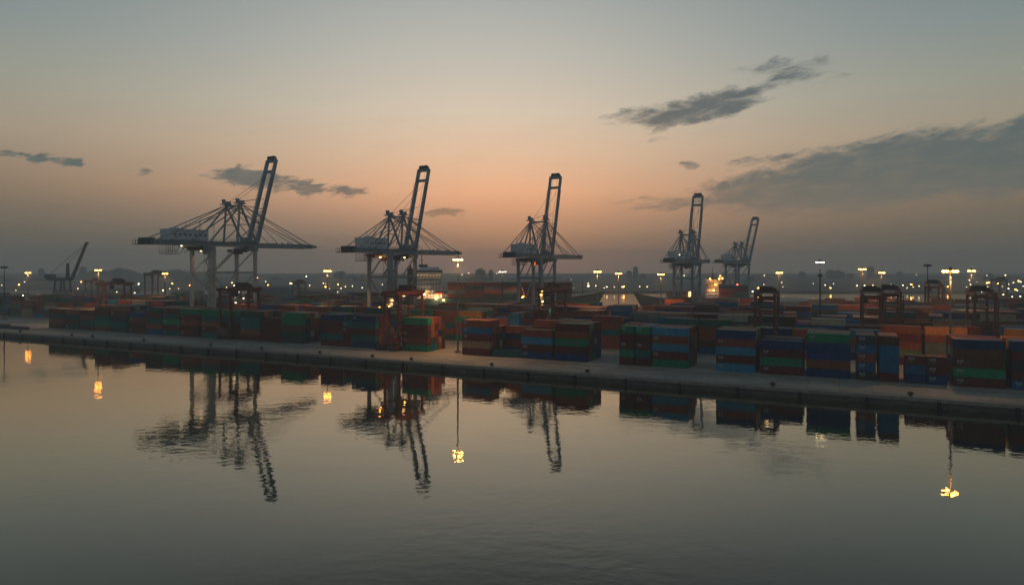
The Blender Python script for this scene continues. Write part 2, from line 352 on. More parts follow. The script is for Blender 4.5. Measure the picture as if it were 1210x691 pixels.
# far shore, pier, ridges
fb = MB(); pts = []
random.seed(4)
x = -3200
front = []
while x < 3200:
    front.append((x, 893 + random.uniform(-4, 22))); x += 90
fb.prism(front + [(3200, 3000), (-3200, 3000)], -1.5, 1.9)
tag(fb.build('far_shore', mat('far_ground', (.09, .09, .085), .9)), kind='structure')
pb = MB(); pb.prism([(188, 632), (300, 650), (296, 720), (184, 704)], -1.5, QH)
tag(pb.build('pier', GM), kind='structure')
def ridge(pxs, z, depth, name):
    b = MB(); n = len(pxs); rows = 9; rnd = random.Random(int(z))
    xs = []
    for (x0, y0), (x1, y1) in zip(pxs, pxs[1:]):
        k = max(2, int((x1 - x0) / 3))
        for i in range(k): xs.append((x0 + (x1 - x0) * i / k, y0 + (y1 - y0) * i / k))
    for j in range(rows):
        f = j / (rows - 1)
        for (x, y) in xs:
            p = at(x, z + depth * f); h = max(1.0, hy(y, z + depth * .5)) * math.sin(math.pi * (.12 + .76 * f)) ** .6
            h += rnd.uniform(-1, 1.6) * (1 if 0 < j < rows - 1 else 0)
            b.v.append((p.x, p.y, max(.5, h if 0 < j < rows - 1 else 1.0)))
    m = len(xs)
    for j in range(rows - 1):
        for i in range(m - 1):
            b.f.append((j * m + i, j * m + i + 1, (j + 1) * m + i + 1, (j + 1) * m + i)); b.mi.append(0)
    o = b.build(name, mat('wooded_hill', (.05, .06, .045), .9, var=.5, scale=.05)); tag(o, kind='structure')
ridge([(-60, 330), (0, 333), (60, 331), (92, 326), (112, 318), (128, 320), (140, 316), (156, 319), (168, 324), (186, 321), (210, 318), (232, 323), (262, 330), (300, 331), (350, 329), (420, 330), (470, 326), (520, 331), (560, 335)], 1750, 420, 'hill')
ridge([(560, 336), (600, 334), (640, 337), (700, 334), (760, 332), (800, 335), (900, 334), (960, 336), (1030, 333), (1100, 337), (1160, 334), (1230, 337), (1300, 335)], 1800, 400, 'hill')

# ------------------------------------------------------------------ haze
hb = MB(); hb.box(-WX - 40, WX + 40, -340, WX + 40, -3.6, 104)
hm = bpy.data.materials.new('haze_air'); hm.use_nodes = True; t = hm.node_tree; t.nodes.clear()
ho = N(t, 'ShaderNodeOutputMaterial'); pv = N(t, 'ShaderNodeVolumePrincipled'); pv.inputs['Density'].default_value = .0005
pv.inputs['Color'].default_value = (.94, 1.0, 1.0, 1); pv.inputs['Anisotropy'].default_value = .28
t.links.new(pv.outputs[0], ho.inputs['Volume'])
o = hb.build('haze', hm); tag(o, kind='stuff')

# ------------------------------------------------------------------ yard cranes, masts (positions first: containers keep clear)
STS = [  # X, Y, heading, back length, forward length, base, gauge, girder h, apex h, tip h, scale
    dict(p=(-145, 372), b=32, lx=55, fx=49, base=16, g=26.5, zg=42.5, za=66, tip=94),
    dict(p=(-60, 384), b=30, lx=45, fx=54, base=14, g=22, zg=39, za=61, tip=90.5),
    dict(p=(20, 428), b=29, lx=44, fx=57, base=15, g=20, zg=37, za=61, tip=92),
    dict(p=(134, 512), b=33, lx=46, fx=41, base=14, g=17, zg=34.5, za=57, tip=88),
    dict(p=(228, 672), b=55, lx=38, fx=8, base=12, g=20, zg=35, za=54, tip=81)]
RTGS = [(-145, 24.5, 'rightmost lamp-lit one'), ]
RTG = [  # pixel column of the left leg, w of its block
    (262, 24.5, 'red gantry crane over the quayside stacks in front of the left quay crane'),
    (457, 24.5, 'red gantry crane by the water with a red cabin among its legs'),
    (638, 90, 'red gantry crane with amber lit legs in front of the middle quay crane'),
    (893, 65, 'red gantry crane with bulky trolley left of the white topped lamp mast'),
    (1019, 90, 'nearer of the two overlapping red gantry cranes on the right'),
    (1042, 115, 'farther of the two overlapping red gantry cranes on the right'),
    (1151, 115, 'red gantry crane nearest the right edge of the yard'),
    (118, 65, 'dark red gantry crane rising behind the quay stacks at far left'),
    (1097, 240, 'small hazy gantry crane beside the unlit ring topped mast')]
RTG_SW = [(s_at(x, w), w) for x, w, _ in RTG]
MAST = [  # x, y of the lamps, distance, lamp colour, label
    (541, 308, 262, 'O', 'tall lamp mast standing alone on the quay left of centre'),
    (1123, 322, 207, 'T', 'tall lamp mast with side arms between the right quayside stacks'),
    (116, 320, 388, 'O', 'bright orange lamp mast behind the far left gantry crane'),
    (387, 321, 356, 'O', 'orange lamp mast between the two leftmost quay cranes'),
    (33, 323, 498, 'O', 'orange lamp mast nearest the left edge'),
    (706, 322, 349, 'O', 'lamp mast beside the ship bow right of the middle crane'),
    (731, 324, 410, 'O', 'smaller orange lamp mast just right of the ship bow'),
    (781, 325, 405, 'O', 'orange lamp mast left of the fourth quay crane'),
    (594, 322, 372, 'W', 'dark lamp mast with pale lamps in front of the container ship'),
    (921, 323, 400, 'O', 'orange lamp mast right of the hazy fifth quay crane'),
    (969, 311, 290, 'D', 'dark mast with white lamps on top and a collar below'),
    (1019, 319, 345, 'O', 'brightest orange lamp mast right of the dark white lit mast'),
    (1042, 323, 420, 'O', 'orange lamp mast right of and behind the brightest one'),
    (1096, 316, 380, 'X', 'unlit mast with a dark oval ring head'),
    (1148, 321, 330, 'O', 'orange lamp mast just right of the mast with side arms'),
    (195, 324, 470, 'O', 'small orange lamp mast left of the leftmost quay crane'),
    (5, 318, 420, 'X', 'thin unlit mast at the left edge of the view')]
keep = []
for m in MAST:
    p = at(m[0], m[2]); d = p - O0; keep.append((d.dot(U), d.dot(V), 1.6))
legpts = []
for c in STS:
    b = R(c['b']); Fd = Vector((math.sin(b), math.cos(b), 0)); Rd = Vector((math.cos(b), -math.sin(b), 0))
    for gx in (0, -c['g']):
        for k in range(-6, 7):
            p = Vector((*c['p'], 0)) + Fd * gx + Rd * (k * (c['base'] / 2 + 3) / 6); d = p - O0; keep.append((d.dot(U), d.dot(V), 2.6))

# ------------------------------------------------------------------ containers
PAL = {'maroon': (.145, .024, .024), 'dark brown': (.115, .040, .028), 'rust brown': (.27, .070, .038), 'rust red': (.29, .062, .034), 'orange': (.46, .18, .05),
       'navy blue': (.008, .045, .16), 'blue': (.012, .13, .29), 'pale blue': (.035, .24, .40), 'green': (.008, .22, .115), 'teal': (.015, .13, .13), 'dark green': (.015, .09, .06),
       'grey': (.15, .165, .165), 'dark grey': (.05, .05, .055), 'tan': (.30, .19, .11), 'cream': (.48, .42, .32), 'yellow green': (.20, .26, .07)}
key = dict(zip('M B r R O N b p G T g y k t c Y'.split(), ['maroon', 'dark brown', 'rust brown', 'rust red', 'orange', 'navy blue', 'blue', 'pale blue', 'green', 'teal', 'dark green', 'grey', 'dark grey', 'tan', 'cream', 'yellow green']))
WT = 'MMMMMBBrrrrrrRRRRONNNbbbGGTTgyykt' + 'MrRc'
CH, CW = 2.6, 2.6
L40, L20 = 11.9, 5.0
boxes = []      # dict(s,w,z,L,col,key...)
W0 = 24.5
front_def = [  # pixel of left edge, length, colours top->bottom, heights of the 6 columns behind (index 0 = front)
    (1196, 40, 'NMkMb', [5, 5, 5, 5, 4, 5]), (1127, 40, 'NBBGM', [5, 5, 5, 4, 5, 5]), (1095, 20, 'BMN', [3, 3, 0, 0, 0, 2]), (1070, 20, 'MbN', [3, 3, 2, 0, 0, 0]),
    (1039, 20, 'BbbbM', [5, 5, 5, 5, 5, 4]), (1012, 20, 'kbrbk', [5, 5, 5, 5, 4, 5]), (953, 40, 'GNNrN', [5, 5, 5, 5, 5, 5]), (899, 40, 'NMGM', [4, 4, 3, 4, 4, 4]),
    (846, 40, 'NrpMp', [5, 5, 5, 5, 5, 5]), (770, 40, 'prpMG', [5, 5, 5, 5, 5, 4]), (750.5, 20, 'GMBTM', [5, 5, 5, 5, 5, 5]), (732, 20, 'GMMGM', [5, 5, 5, 4, 5, 5]),
    (656, 40, 'MrGMN', [5, 5, 5, 5, 5, 5]), (616, 40, 'rpMN', [4, 4, 0, 0, 5, 5]), (582, 40, 'T', [1, 0, 0, 0, 4, 4]), (546, 40, 'rbMtM', [5, 5, 5, 4, 4, 4]),
    (475, 40, 'GMMMG', [5, 5, 5, 5, 4, 4]), (415.5, 40, 'NTMTN', [5, 5, 5, 5, 4, 0]), (404, 20, 'TMMM', [4, 4, 4, 3, 0, 4]), (379, 40, 'NMMTM', [5, 5, 5, 5, 5, 4]),
    (332, 40, 'GGMgk', [5, 5, 5, 5, 4, 4]), (308, 40, 'MMMM', [4, 4, 4, 4, 5, 4])]
rc = random.Random(5)
slots = []      # (s, block index, L, colours of front, heights)
for x, L, cols, hs in front_def:
    slots.append((s_at(x, W0), 0, L40 if L == 40 else L20, cols, hs))
s = s_at(308, W0) - 12.35
dk = ['kTTrM', 'GTMMM', 'GTrMT', 'GMrMM', 'BTGMT', 'gBTrb', 'NrMM', 'rBkTg', 'rMTGr', 'MrTB', 'rTMg', 'MTrB', 'BrTM', 'TrMr']
i = 0
while s > s_at(55, W0):
    cols = dk[i % len(dk)][:5]; hh = len(cols)
    slots.append((s, 0, L40, cols, [hh, hh, hh, max(3, hh - 1), hh, hh])); s -= 12.35 + (1.8 if i % 4 == 2 else 0); i += 1
blocks = [24.5, 65, 90, 115, 140, 165, 190, 215, 240, 265, 290, 315, 340, 365, 390]
custom = {1: {}}
def visible_ok(s, w):
    p = yard(s, w)
    if p.y < 60: return False
    t_ = p.x / p.y
    if not -.83 < t_ < .83: return False
    if p.x < -92: return p.y < 530
    if p.x < 95: return p.y < 405
    return p.y < 448
for bi, bw in enumerate(blocks):
    if bi == 0: continue
    s = 230.0 + rc.uniform(-4, 4)
    while s > -520:
        two = rc.random() < .12
        L = L20 if two else L40
        s -= L + (.45 if rc.random() < .85 else rc.choice([2.5, 7, 13]))
        if not visible_ok(s + L / 2, bw + 8): continue
        hh = rc.choice([3, 4, 4, 5, 5, 5]) if bi < 3 else rc.choice([3, 4, 4, 4, 5])
        if rc.random() < .06: hh = rc.choice([1, 2])
        hs = [max(0, min(5, hh + rc.choice([0, 0, 0, -1, 1, 0, -2]))) for _ in range(6)]
        slots.append((s, bi, L, None, hs))
for (s, bi, L, cols, hs) in slots:
    near_rtg = any(abs(w - blocks[bi]) < 1 and s - 1.5 < rs + 7 and s + L + 1.5 > rs - 1 for rs, w in RTG_SW)
    for c in range(6):
        w = blocks[bi] + c * (CW + .04)
        if near_rtg and c == 5: continue
        if any(s - k[2] < k[0] < s + L + k[2] and w - k[2] < k[1] < w + 2.44 + k[2] for k in keep): continue
        if bi and not visible_ok(s + L / 2, w): continue
        domc = rc.choice(WT)
        for tier in range(hs[c]):
            if c == 0 and cols: cc = cols[len(cols) - 1 - tier]
            else: cc = domc if rc.random() < .35 else rc.choice(WT)
            if bi == 0 and c in (1, 2) and cols and tier == hs[c] - 1 and rc.random() < .4: cc = rc.choice('OrYt')
            boxes.append(dict(s=s, w=w, z=QH + tier * CH, L=L, col=key[cc], bi=bi, c=c, tier=tier, n=hs[c]))
# a few particular stacks behind the first row
def put(x, bi, cols, L=L40, c=0):
    bw = blocks[bi]; s = s_at(x, bw)
    for b in [b for b in boxes if b['bi'] == bi and b['s'] < s + L and b['s'] + b['L'] > s and b['c'] <= c + 1]: boxes.remove(b)
    for dc in (0, 1):
        for tier, cc in enumerate(reversed(cols)):
            boxes.append(dict(s=s, w=bw + (c + dc) * (CW + .04), z=QH + tier * CH, L=L, col=key[cc] if dc == 0 else key[rc.choice('rOMR')], bi=bi, c=c + dc, tier=tier, n=len(cols)))
put(1093, 1, 'Oryyk'); put(699, 1, 'RrTrr'); put(553, 2, 'crMrM'); put(1041, 1, 'rMrYM'); put(785, 1, 'TMGrM'); put(1190, 1, 'OrMrk'); put(826, 1, 'grRMb')
# exposed ones only
occ = {}
for b in boxes: occ.setdefault((b['bi'], b['c'], b['tier']), []).append((b['s'], b['s'] + b['L']))
def covered(b, dc, dt):
    for a0, a1 in occ.get((b['bi'], b['c'] + dc, b['tier'] + dt), ()):
        if a0 <= b['s'] + .3 and a1 >= b['s'] + b['L'] - .3: return True
    return False
def endcov(b, sgn):
    e = b['s'] + b['L'] if sgn > 0 else b['s']
    for a0, a1 in occ.get((b['bi'], b['c'], b['tier']), ()):
        if sgn > 0 and -0.1 <= a0 - e < .9: return True
        if sgn < 0 and -0.1 <= e - a1 < .9: return True
    return False
exp = [b for b in boxes if not (covered(b, 0, 1) and covered(b, -1, 0) and covered(b, 1, 0) and endcov(b, 1) and endcov(b, -1))]
# which 300 show largest: a small z-sorted raster of ids
ids = np.full((691, 1210), -1, np.int32)
def proj(p): return (605 + F * p.x / p.y, YH + F * (H - p.z) / p.y)
order = sorted(range(len(exp)), key=lambda k: -yard(exp[k]['s'] + exp[k]['L'] / 2, exp[k]['w'] + 1.2).length)
for k in order:
    b = exp[k]; s0, s1, w0, w1, z0, z1 = b['s'], b['s'] + b['L'], b['w'], b['w'] + 2.44, b['z'], b['z'] + 2.57
    P = {(i, j, l): proj(yard((s0, s1)[i], (w0, w1)[j], (z0, z1)[l])) for i in (0, 1) for j in (0, 1) for l in (0, 1)}
    quads = [[P[0, 0, 1], P[1, 0, 1], P[1, 1, 1], P[0, 1, 1]], [P[1, 0, 0], P[1, 1, 0], P[1, 1, 1], P[1, 0, 1]], [P[0, 0, 0], P[0, 1, 0], P[0, 1, 1], P[0, 0, 1]], [P[0, 0, 0], P[1, 0, 0], P[1, 0, 1], P[0, 0, 1]]]
    cen = yard((s0 + s1) / 2, (w0 + w1) / 2)
    right_vis = (-(yard(s1, w0))).dot(U) > 0
    use = [0, 1 if right_vis else 2, 3]
    for qi in use:
        q = quads[qi]; xs = [p[0] for p in q]; ys = [p[1] for p in q]
        x0, x1, y0, y1 = int(max(0, min(xs))), int(min(1209, max(xs) + 1)), int(max(0, min(ys))), int(min(690, max(ys) + 1))
        if x1 <= x0 or y1 <= y0: continue
        gx, gy = np.meshgrid(np.arange(x0, x1) + .5, np.arange(y0, y1) + .5)
        pos = np.ones(gx.shape, bool); neg = np.ones(gx.shape, bool)
        for a_, b_ in zip(q, q[1:] + q[:1]):
            cr = (b_[0] - a_[0]) * (gy - a_[1]) - (b_[1] - a_[1]) * (gx - a_[0]); pos &= cr >= 0; neg &= cr <= 0
        sub = ids[y0:y1, x0:x1]; sub[pos | neg] = k
cnt = np.bincount(ids[ids >= 0].ravel(), minlength=len(exp))
cand = sorted((k for k in range(len(exp)) if cnt[k] > 0), key=lambda k: -cnt[k])
chosen = set(cand[:300])
print('containers', len(boxes), 'exposed', len(exp), 'seen', len(cand), 'smallest chosen px', cnt[cand[min(299, len(cand) - 1)]])

def container_meshes(L):
    """body with corrugated long sides and roof, frame proud of the panels"""
    b = MB(); w, h = 2.44, 2.57
    b.box(0, .16, 0, .16, 0, h); b.box(L - .16, L, 0, .16, 0, h); b.box(0, .16, w - .16, w, 0, h); b.box(L - .16, L, w - .16, w, 0, h)     # corner posts
    for y0 in (0, w - .1):
        b.box(.16, L - .16, y0, y0 + .1, 0.02, .18); b.box(.16, L - .16, y0, y0 + .1, h - .12, h - .02)                                # rails
    b.box(0, .12, .16, w - .16, h - .14, h - .02); b.box(L - .12, L, .16, w - .16, h - .14, h - .02); b.box(0, .12, .16, w - .16, .02, .18); b.box(L - .12, L, .16, w - .16, .02, .18)
    for cx in (0, L - .18):                                                                                                           # corner castings
        for cy in (-.012, w - .15):
            b.box(cx - .01, cx + .19, cy, cy + .165, h - .13, h + .005); b.box(cx - .01, cx + .19, cy, cy + .165, -.0, .13)
    n = int((L - .4) / .56); st = (L - .36) / n
    for side in (0, 1):
        prof = []
        for i in range(n):
            x = .18 + i * st; prof += [(x, .07), (x + st * .30, .07), (x + st * .42, .02), (x + st * .84, .02), (x + st * .96, .07)]
        prof.append((L - .18, .07)); o = len(b.v)
        for (x, d) in prof:
            y = d if side == 0 else w - d; b.v += [(x, y, .17), (x, y, h - .11)]
        for i in range(len(prof) - 1):
            q = (o + 2 * i, o + 2 * i + 2, o + 2 * i + 3, o + 2 * i + 1); b.f.append(q if side == 0 else q[::-1]); b.mi.append(0)
    o = len(b.v); n2 = int(L / .8)
    for i in range(n2 * 2 + 1):
        x = .1 + (L - .2) * i / (n2 * 2); z = h - .05 - (.035 if i % 2 else 0); b.v += [(x, .08, z), (x, w - .08, z)]
    for i in range(n2 * 2): b.f.append((o + 2 * i, o + 2 * i + 2, o + 2 * i + 3, o + 2 * i + 1)); b.mi.append(0)
    b.box(.03, .07, .15, w - .15, .15, h - .1)                                                                                          # blind end
    for i in range(5): b.box(.0, .035, .3 + i * .42, .5 + i * .42, .2, h - .16)
    b.box(L - .10, L - .09, .15, w - .15, .15, h - .1)
    body = b.mesh('shipping_container', CPAINT)
    doors = []
    for k in (0, 1):
        d = MB(); y0 = .17 + k * 1.06; d.box(L - .085, L - .03, y0, y0 + 1.03, .2, h - .15)
        for z in (.55, 1.1, 1.65, 2.15): d.box(L - .03, L - .01, y0 + .06, y0 + .97, z, z + .09)
        doors.append(d.mesh('door', CPAINT))
    rods = MB()
    for y in (.45, .95, 1.5, 2.0): rods.tube((L + .0, y, .2), (L + .0, y, h - .15), .028, n=5)
    for y in (.62, 1.67): rods.box(L - .0, L + .03, y, y + .22, 1.05, 1.12)
    rodm = rods.mesh('locking_bar', galv)
    lg = MB(); 
    x = .75
    for i, ww in enumerate((.55, .2, .42)):
        lg.box(x, x + ww, -.004, .03, 1.45 - .3 * (i % 2), 2.1); x += ww + .16
    lg.box(.75, 2.1, -.004, .03, .95, 1.02)
    return body, doors, rodm, lg.mesh('side_marking', mat('faded_white_lettering', (.34, .36, .37), .7, var=.5, scale=3))
CM = {L40: container_meshes(L40), L20: container_meshes(L20)}
tier_name = lambda b: 'only tier' if b['n'] == 1 else 'bottom tier' if b['tier'] == 0 else 'top tier' if b['tier'] == b['n'] - 1 else ['', 'second tier up', 'third tier up', 'fourth tier up'][b['tier']]
colname = ['front column', 'second column back', 'third column back', 'fourth column back', 'fifth column back', 'rearmost column']
stack_no = {}
for bi in range(len(blocks)):
    ss = sorted({round(b['s'], 2) for b in exp if b['bi'] == bi and abs(yard(b['s'] + b['L'] / 2, b['w']).x / yard(b['s'] + b['L'] / 2, b['w']).y) < .765}, reverse=True)
    for i, v_ in enumerate(ss): stack_no[(bi, v_)] = i + 1
rl = random.Random(3)
def link_container(b):
    body, doors, rodm, lg = CM[b['L']]
    p = yard(b['s'], b['w'], b['z']); jx = rl.uniform(-.04, .04)
    col = PAL[b['col']]; f = rl.uniform(.8, 1.2); rgb = tuple(min(1, max(0, c * f + rl.uniform(-.006, .006))) for c in col) + (1,)
    o = bpy.data.objects.new('shipping_container', body); C.objects.link(o); o.location = p + U * jx; o.rotation_euler.z = -TH; o.color = rgb
    k = stack_no.get((b['bi'], round(b['s'], 2)), 1)
    if b['bi'] == 0: lab = f"{b['col']} container, {tier_name(b)}, {colname[b['c']]} of {ordn(k)} quayside stack from the right"
    else: lab = f"{b['col']} container, {tier_name(b)}, {colname[b['c']]}, {ordn(k)} stack from right, {ordn(b['bi'] + 1)} block inland"
    tag(o, lab, 'container', 'shipping containers stacked in the yard')
    z = p.y
    if (-p).dot(U) > 0 and not endcov(b, 1) or b['bi'] == 0:
        dcol = rgb if rl.random() < .6 else tuple(c * 1.6 for c in rgb[:3]) + (1,)
        for d in doors:
            q = bpy.data.objects.new('door', d); C.objects.link(q); q.parent = o; q.color = dcol
        q = bpy.data.objects.new('locking_bar', rodm); C.objects.link(q); q.parent = o
    if b['c'] == 0 and b['bi'] == 0 and rl.random() < .38:
        q = bpy.data.objects.new('side_marking', lg); C.objects.link(q); q.parent = o
stuff_v, stuff_f, stuff_c = [], [], []
def stuff_box(P, col):
    o = len(stuff_v); stuff_v.extend(P)
    for q in ((4, 5, 6, 7), (0, 1, 5, 4), (1, 2, 6, 5), (2, 3, 7, 6), (3, 0, 4, 7)):
        stuff_f.append(tuple(o + i for i in q)); stuff_c.append(col)
for k, b in enumerate(exp):
    if k in chosen: link_container(b); continue
    col = PAL[b['col']]; f = rl.uniform(.75, 1.25); col = tuple(c * f for c in col)
    s0, s1, w0, w1, z0, z1 = b['s'] + .03, b['s'] + b['L'] - .03, b['w'] + .02, b['w'] + 2.42, b['z'] + .03, b['z'] + 2.55
    stuff_box([(s0, w0, z0), (s1, w0, z0), (s1, w1, z0), (s0, w1, z0), (s0, w0, z1), (s1, w0, z1), (s1, w1, z1), (s0, w1, z1)], col)
def to_yard(p):
    d = Vector((p[0], p[1], 0)) - O0; return (d.dot(U), d.dot(V), p[2])

# ------------------------------------------------------------------ lamps
def point(p, power, col, parent=None, r=.4, bare=False):
    l = bpy.data.lights.new('lamp_light', 'POINT' if bare else 'SPOT'); l.energy = power; l.color = col; l.shadow_soft_size = r
    if not bare: l.spot_size = R(146); l.spot_blend = .35
    o = bpy.data.objects.new('lamp_light', l); C.objects.link(o)
    if parent: o.parent = parent
    o.location = p; return o
SOD = (1, .50, .18)
for (x, y, z, kind, lab) in MAST:
    h = hy(y, z); p = at(x, z, QH); r = empty('lamp_mast', p, R(10) * (hash(lab) % 3 - 1) * 0, lab, 'lamp mast', 'high mast lights of the terminal')
    hh = h - QH + .6
    MB().tube((0, 0, 0), (0, 0, hh + 1.2), .42, .20, n=10).build('pole', galv if kind in 'OT' else crane_dark, r)
    MB().box(-1.1, 1.1, -1.1, 1.1, 0, .9).build('foundation', concrete, r)
    hd = MB(); sz = 1.35 if kind != 'T' else 1.9
    if kind == 'X':
        hd.ball((0, 0, hh + .5), 2.3, .7, n=14, k=6); hd.tube((0, 0, hh), (0, 0, hh + 1.4), .5, n=8)
    else:
        hd.bar((-sz, 0, hh + .25), (sz, 0, hh + .25), .25, .25); hd.bar((0, -sz * .8, hh + .25), (0, sz * .8, hh + .25), .25, .25); hd.tube((0, 0, hh - .2), (0, 0, hh + .9), .5, .35, n=8)
        hd.tube((0, 0, hh + .3), (0, 0, hh + .55), sz * .9, sz * .75, n=12)
    hd.build('lamp_ring', crane_dark, r)
    if kind == 'D':
        MB().tube((0, 0, hh - 6.4), (0, 0, hh - 5.2), 1.0, .8, n=10).build('collar', crane_dark, r)
    if kind != 'X':
        mt = {'O': lampO, 'T': lampOb, 'W': lampW, 'D': lampW}[kind]
        if z < 300 and kind == 'O': mt = lampOb
        for (lx, ly) in ((-sz, 0), (sz, 0), (0, -sz * .8), (0, sz * .8)):
            lm = MB(); rr = .36 + z * .0005; lm.ball((lx * 1.05, ly, hh - .25), rr, .3, n=8, k=5); lm.build('lamp', mt, r)
        pw = {'O': 34000 if z < 300 else 24000, 'T': 13000, 'W': 6000, 'D': 2500}[kind]
        point((0, 0, hh - 1.6), pw, SOD if kind in 'OT' else (1, .8, .55), r, .5)
        if kind == 'T':
            point((0, -.9, hh - 3.0), 1400, SOD, r, .2)

# ------------------------------------------------------------------ rubber-tyred gantry cranes
def rtg_parts():
    Hh, uu, vv = 23.0, 6.6, 16.6
    parts = []
    for x in (0, uu):
        for y in (0, vv):
            b = MB(); b.bar((x, y, 1.6), (x * 1.0, y, Hh - 1.2), 1.0, 1.0, .85, .85); b.box(x - .62, x + .62, y - .5, y + .5, 1.4, 2.4); parts.append(('leg', b.mesh('leg', rtg_red)))
    for y in (0, vv):
        b = MB(); b.bar((-.8, y, 2.0), (uu + .8, y, 2.0), .9, 1.1); parts.append(('sill_beam', b.mesh('sill_beam', rtg_red)))
        b = MB(); b.bar((-.3, y, Hh - 1.8), (uu + .3, y, Hh - 1.8), .6, .8)
        parts.append(('tie_beam', b.mesh('tie_beam', rtg_red)))
        b = MB(); b.bar((0, y, 15.8), (uu, y, 15.8), .4, .5); parts.append(('tie_beam', b.mesh('tie_beam', rtg_red)))
        for x in (-.2, uu + .2):
            b = MB()
            for dx in (-.75, .75): b.tube((x + dx, y - .35, .75), (x + dx, y + .35, .75), .75, n=14)
            parts.append(('wheel', b.mesh('wheel', rubber)))
    for x in (0, uu):
        b = MB(); b.bar((x, -1.6, Hh - .55), (x, vv + 1.6, Hh - .55), .8, 1.5)
        for i in range(13): b.bar((x - .5, -1.4 + i * 1.5, Hh + .2), (x - .5, -1.4 + i * 1.5, Hh + 1.2), .08)
        b.bar((x - .5, -1.4, Hh + 1.2), (x - .5, vv + 1.2, Hh + 1.2), .08)
        parts.append(('girder', b.mesh('girder', rtg_red)))
    b = MB(); ty = vv * .62; b.box(-.6, uu + .6, ty - 2.6, ty + 2.6, Hh + .22, Hh + .8); b.box(.6, uu - 1.5, ty - 1.8, ty + 1.6, Hh + .8, Hh + 2.5)
    b.tube((.3, ty + 1.9, Hh + 1.4), (uu - .3, ty + 1.9, Hh + 1.4), .6, n=10); b.box(uu - 1.3, uu - .2, ty - 2, ty + .3, Hh + .8, Hh + 1.9)
    for q in range(6): b.bar((-.5 + q * 1.5, ty - 2.5, Hh + .8), (-.5 + q * 1.5, ty - 2.5, Hh + 2.0), .08)
    parts.append(('trolley', b.mesh('trolley', rtg_dark)))
    b = MB(); b.box(.2, 2.2, ty - 3.6, ty - 1.6, Hh - 4.0, Hh - 1.6); parts.append(('cabin', b.mesh('cabin', crane_dark)))
    b = MB(); b.box(-.2, uu + .2, -1.9, -.6, 2.7, 5.2); b.box(.8, 3.0, -1.7, -.7, 5.2, 6.1); parts.append(('engine_house', b.mesh('engine_house', rtg_red)))
    b = MB()                                   # stair zigzag on one leg
    for i in range(6):
        z0 = 2.8 + i * 3.1; d = 1 if i % 2 else -1
        b.bar((uu + .9, -1.3 * d * .7, z0), (uu + .9, 1.3 * d * .7, z0 + 3.1), .5, .12)
        b.box(uu + .5, uu + 1.3, -1.4, 1.4, z0 + 3.02, z0 + 3.1)
    parts.append(('stair', b.mesh('stair', rtg_red)))
    b = MB(); hz_ = 16.5; b.box(.3, uu - .3, ty - 1.1, ty + 1.1, hz_, hz_ + .45)
    parts.append(('spreader', b.mesh('spreader', mat('spreader_yellow', (.35, .2, .04), .5))))
    b = MB()
    for x in (1.2, uu - 1.2):
        for y in (ty - .9, ty + .9): b.tube((x, y, hz_ + .4), (x, y, Hh + .3), .045, n=4)
    parts.append(('hoist_rope', b.mesh('hoist_rope', crane_dark)))
    return parts
RP = rtg_parts()
def place_rtg(loc, rz, lab, group='red gantry cranes straddling the stacks', sc_=1.0):
    r = empty('gantry_crane', loc, rz, lab, 'gantry crane', group); r.scale = (sc_,) * 3
    for nm, me in RP:
        o = bpy.data.objects.new(nm, me); C.objects.link(o); o.parent = r
    return r
RTG_OBJ = []
for (x, w, lab), (s, _) in zip(RTG, RTG_SW):
    RTG_OBJ.append(place_rtg(yard(s, w - 1.1), -TH, lab))
    # keep containers clear in the local row is handled above
# work lamps glowing on two of them
for i, pw in ((2, 450), (1, 50), (3, 160), (4, 100)):
    point((3.3, 8, 13.5), pw, SOD, RTG_OBJ[i], .3)
    MB().box(2.9, 3.7, 7.6, 8.4, 20.9, 21.15).build('work_lamp', lampY, RTG_OBJ[i])
for x, y, z, lab in ((171, 321, 640, 'tall hazy portal crane left of the leftmost quay crane'), (346, 332, 600, 'faint portal crane behind the yard between two lamp masts'), (101, 330, 620, 'faint low gantry beside the distant jib crane')):
    r = place_rtg(at(x, z, QH), -TH * .3, lab, 'faint gantries in the haze', (hy(y, z) - QH) / 24.2)
r = place_rtg(at(1172, 640, QH), R(-60), 'hazy lamp strung gantry beyond the yard at far right', 'faint gantries in the haze', .9)

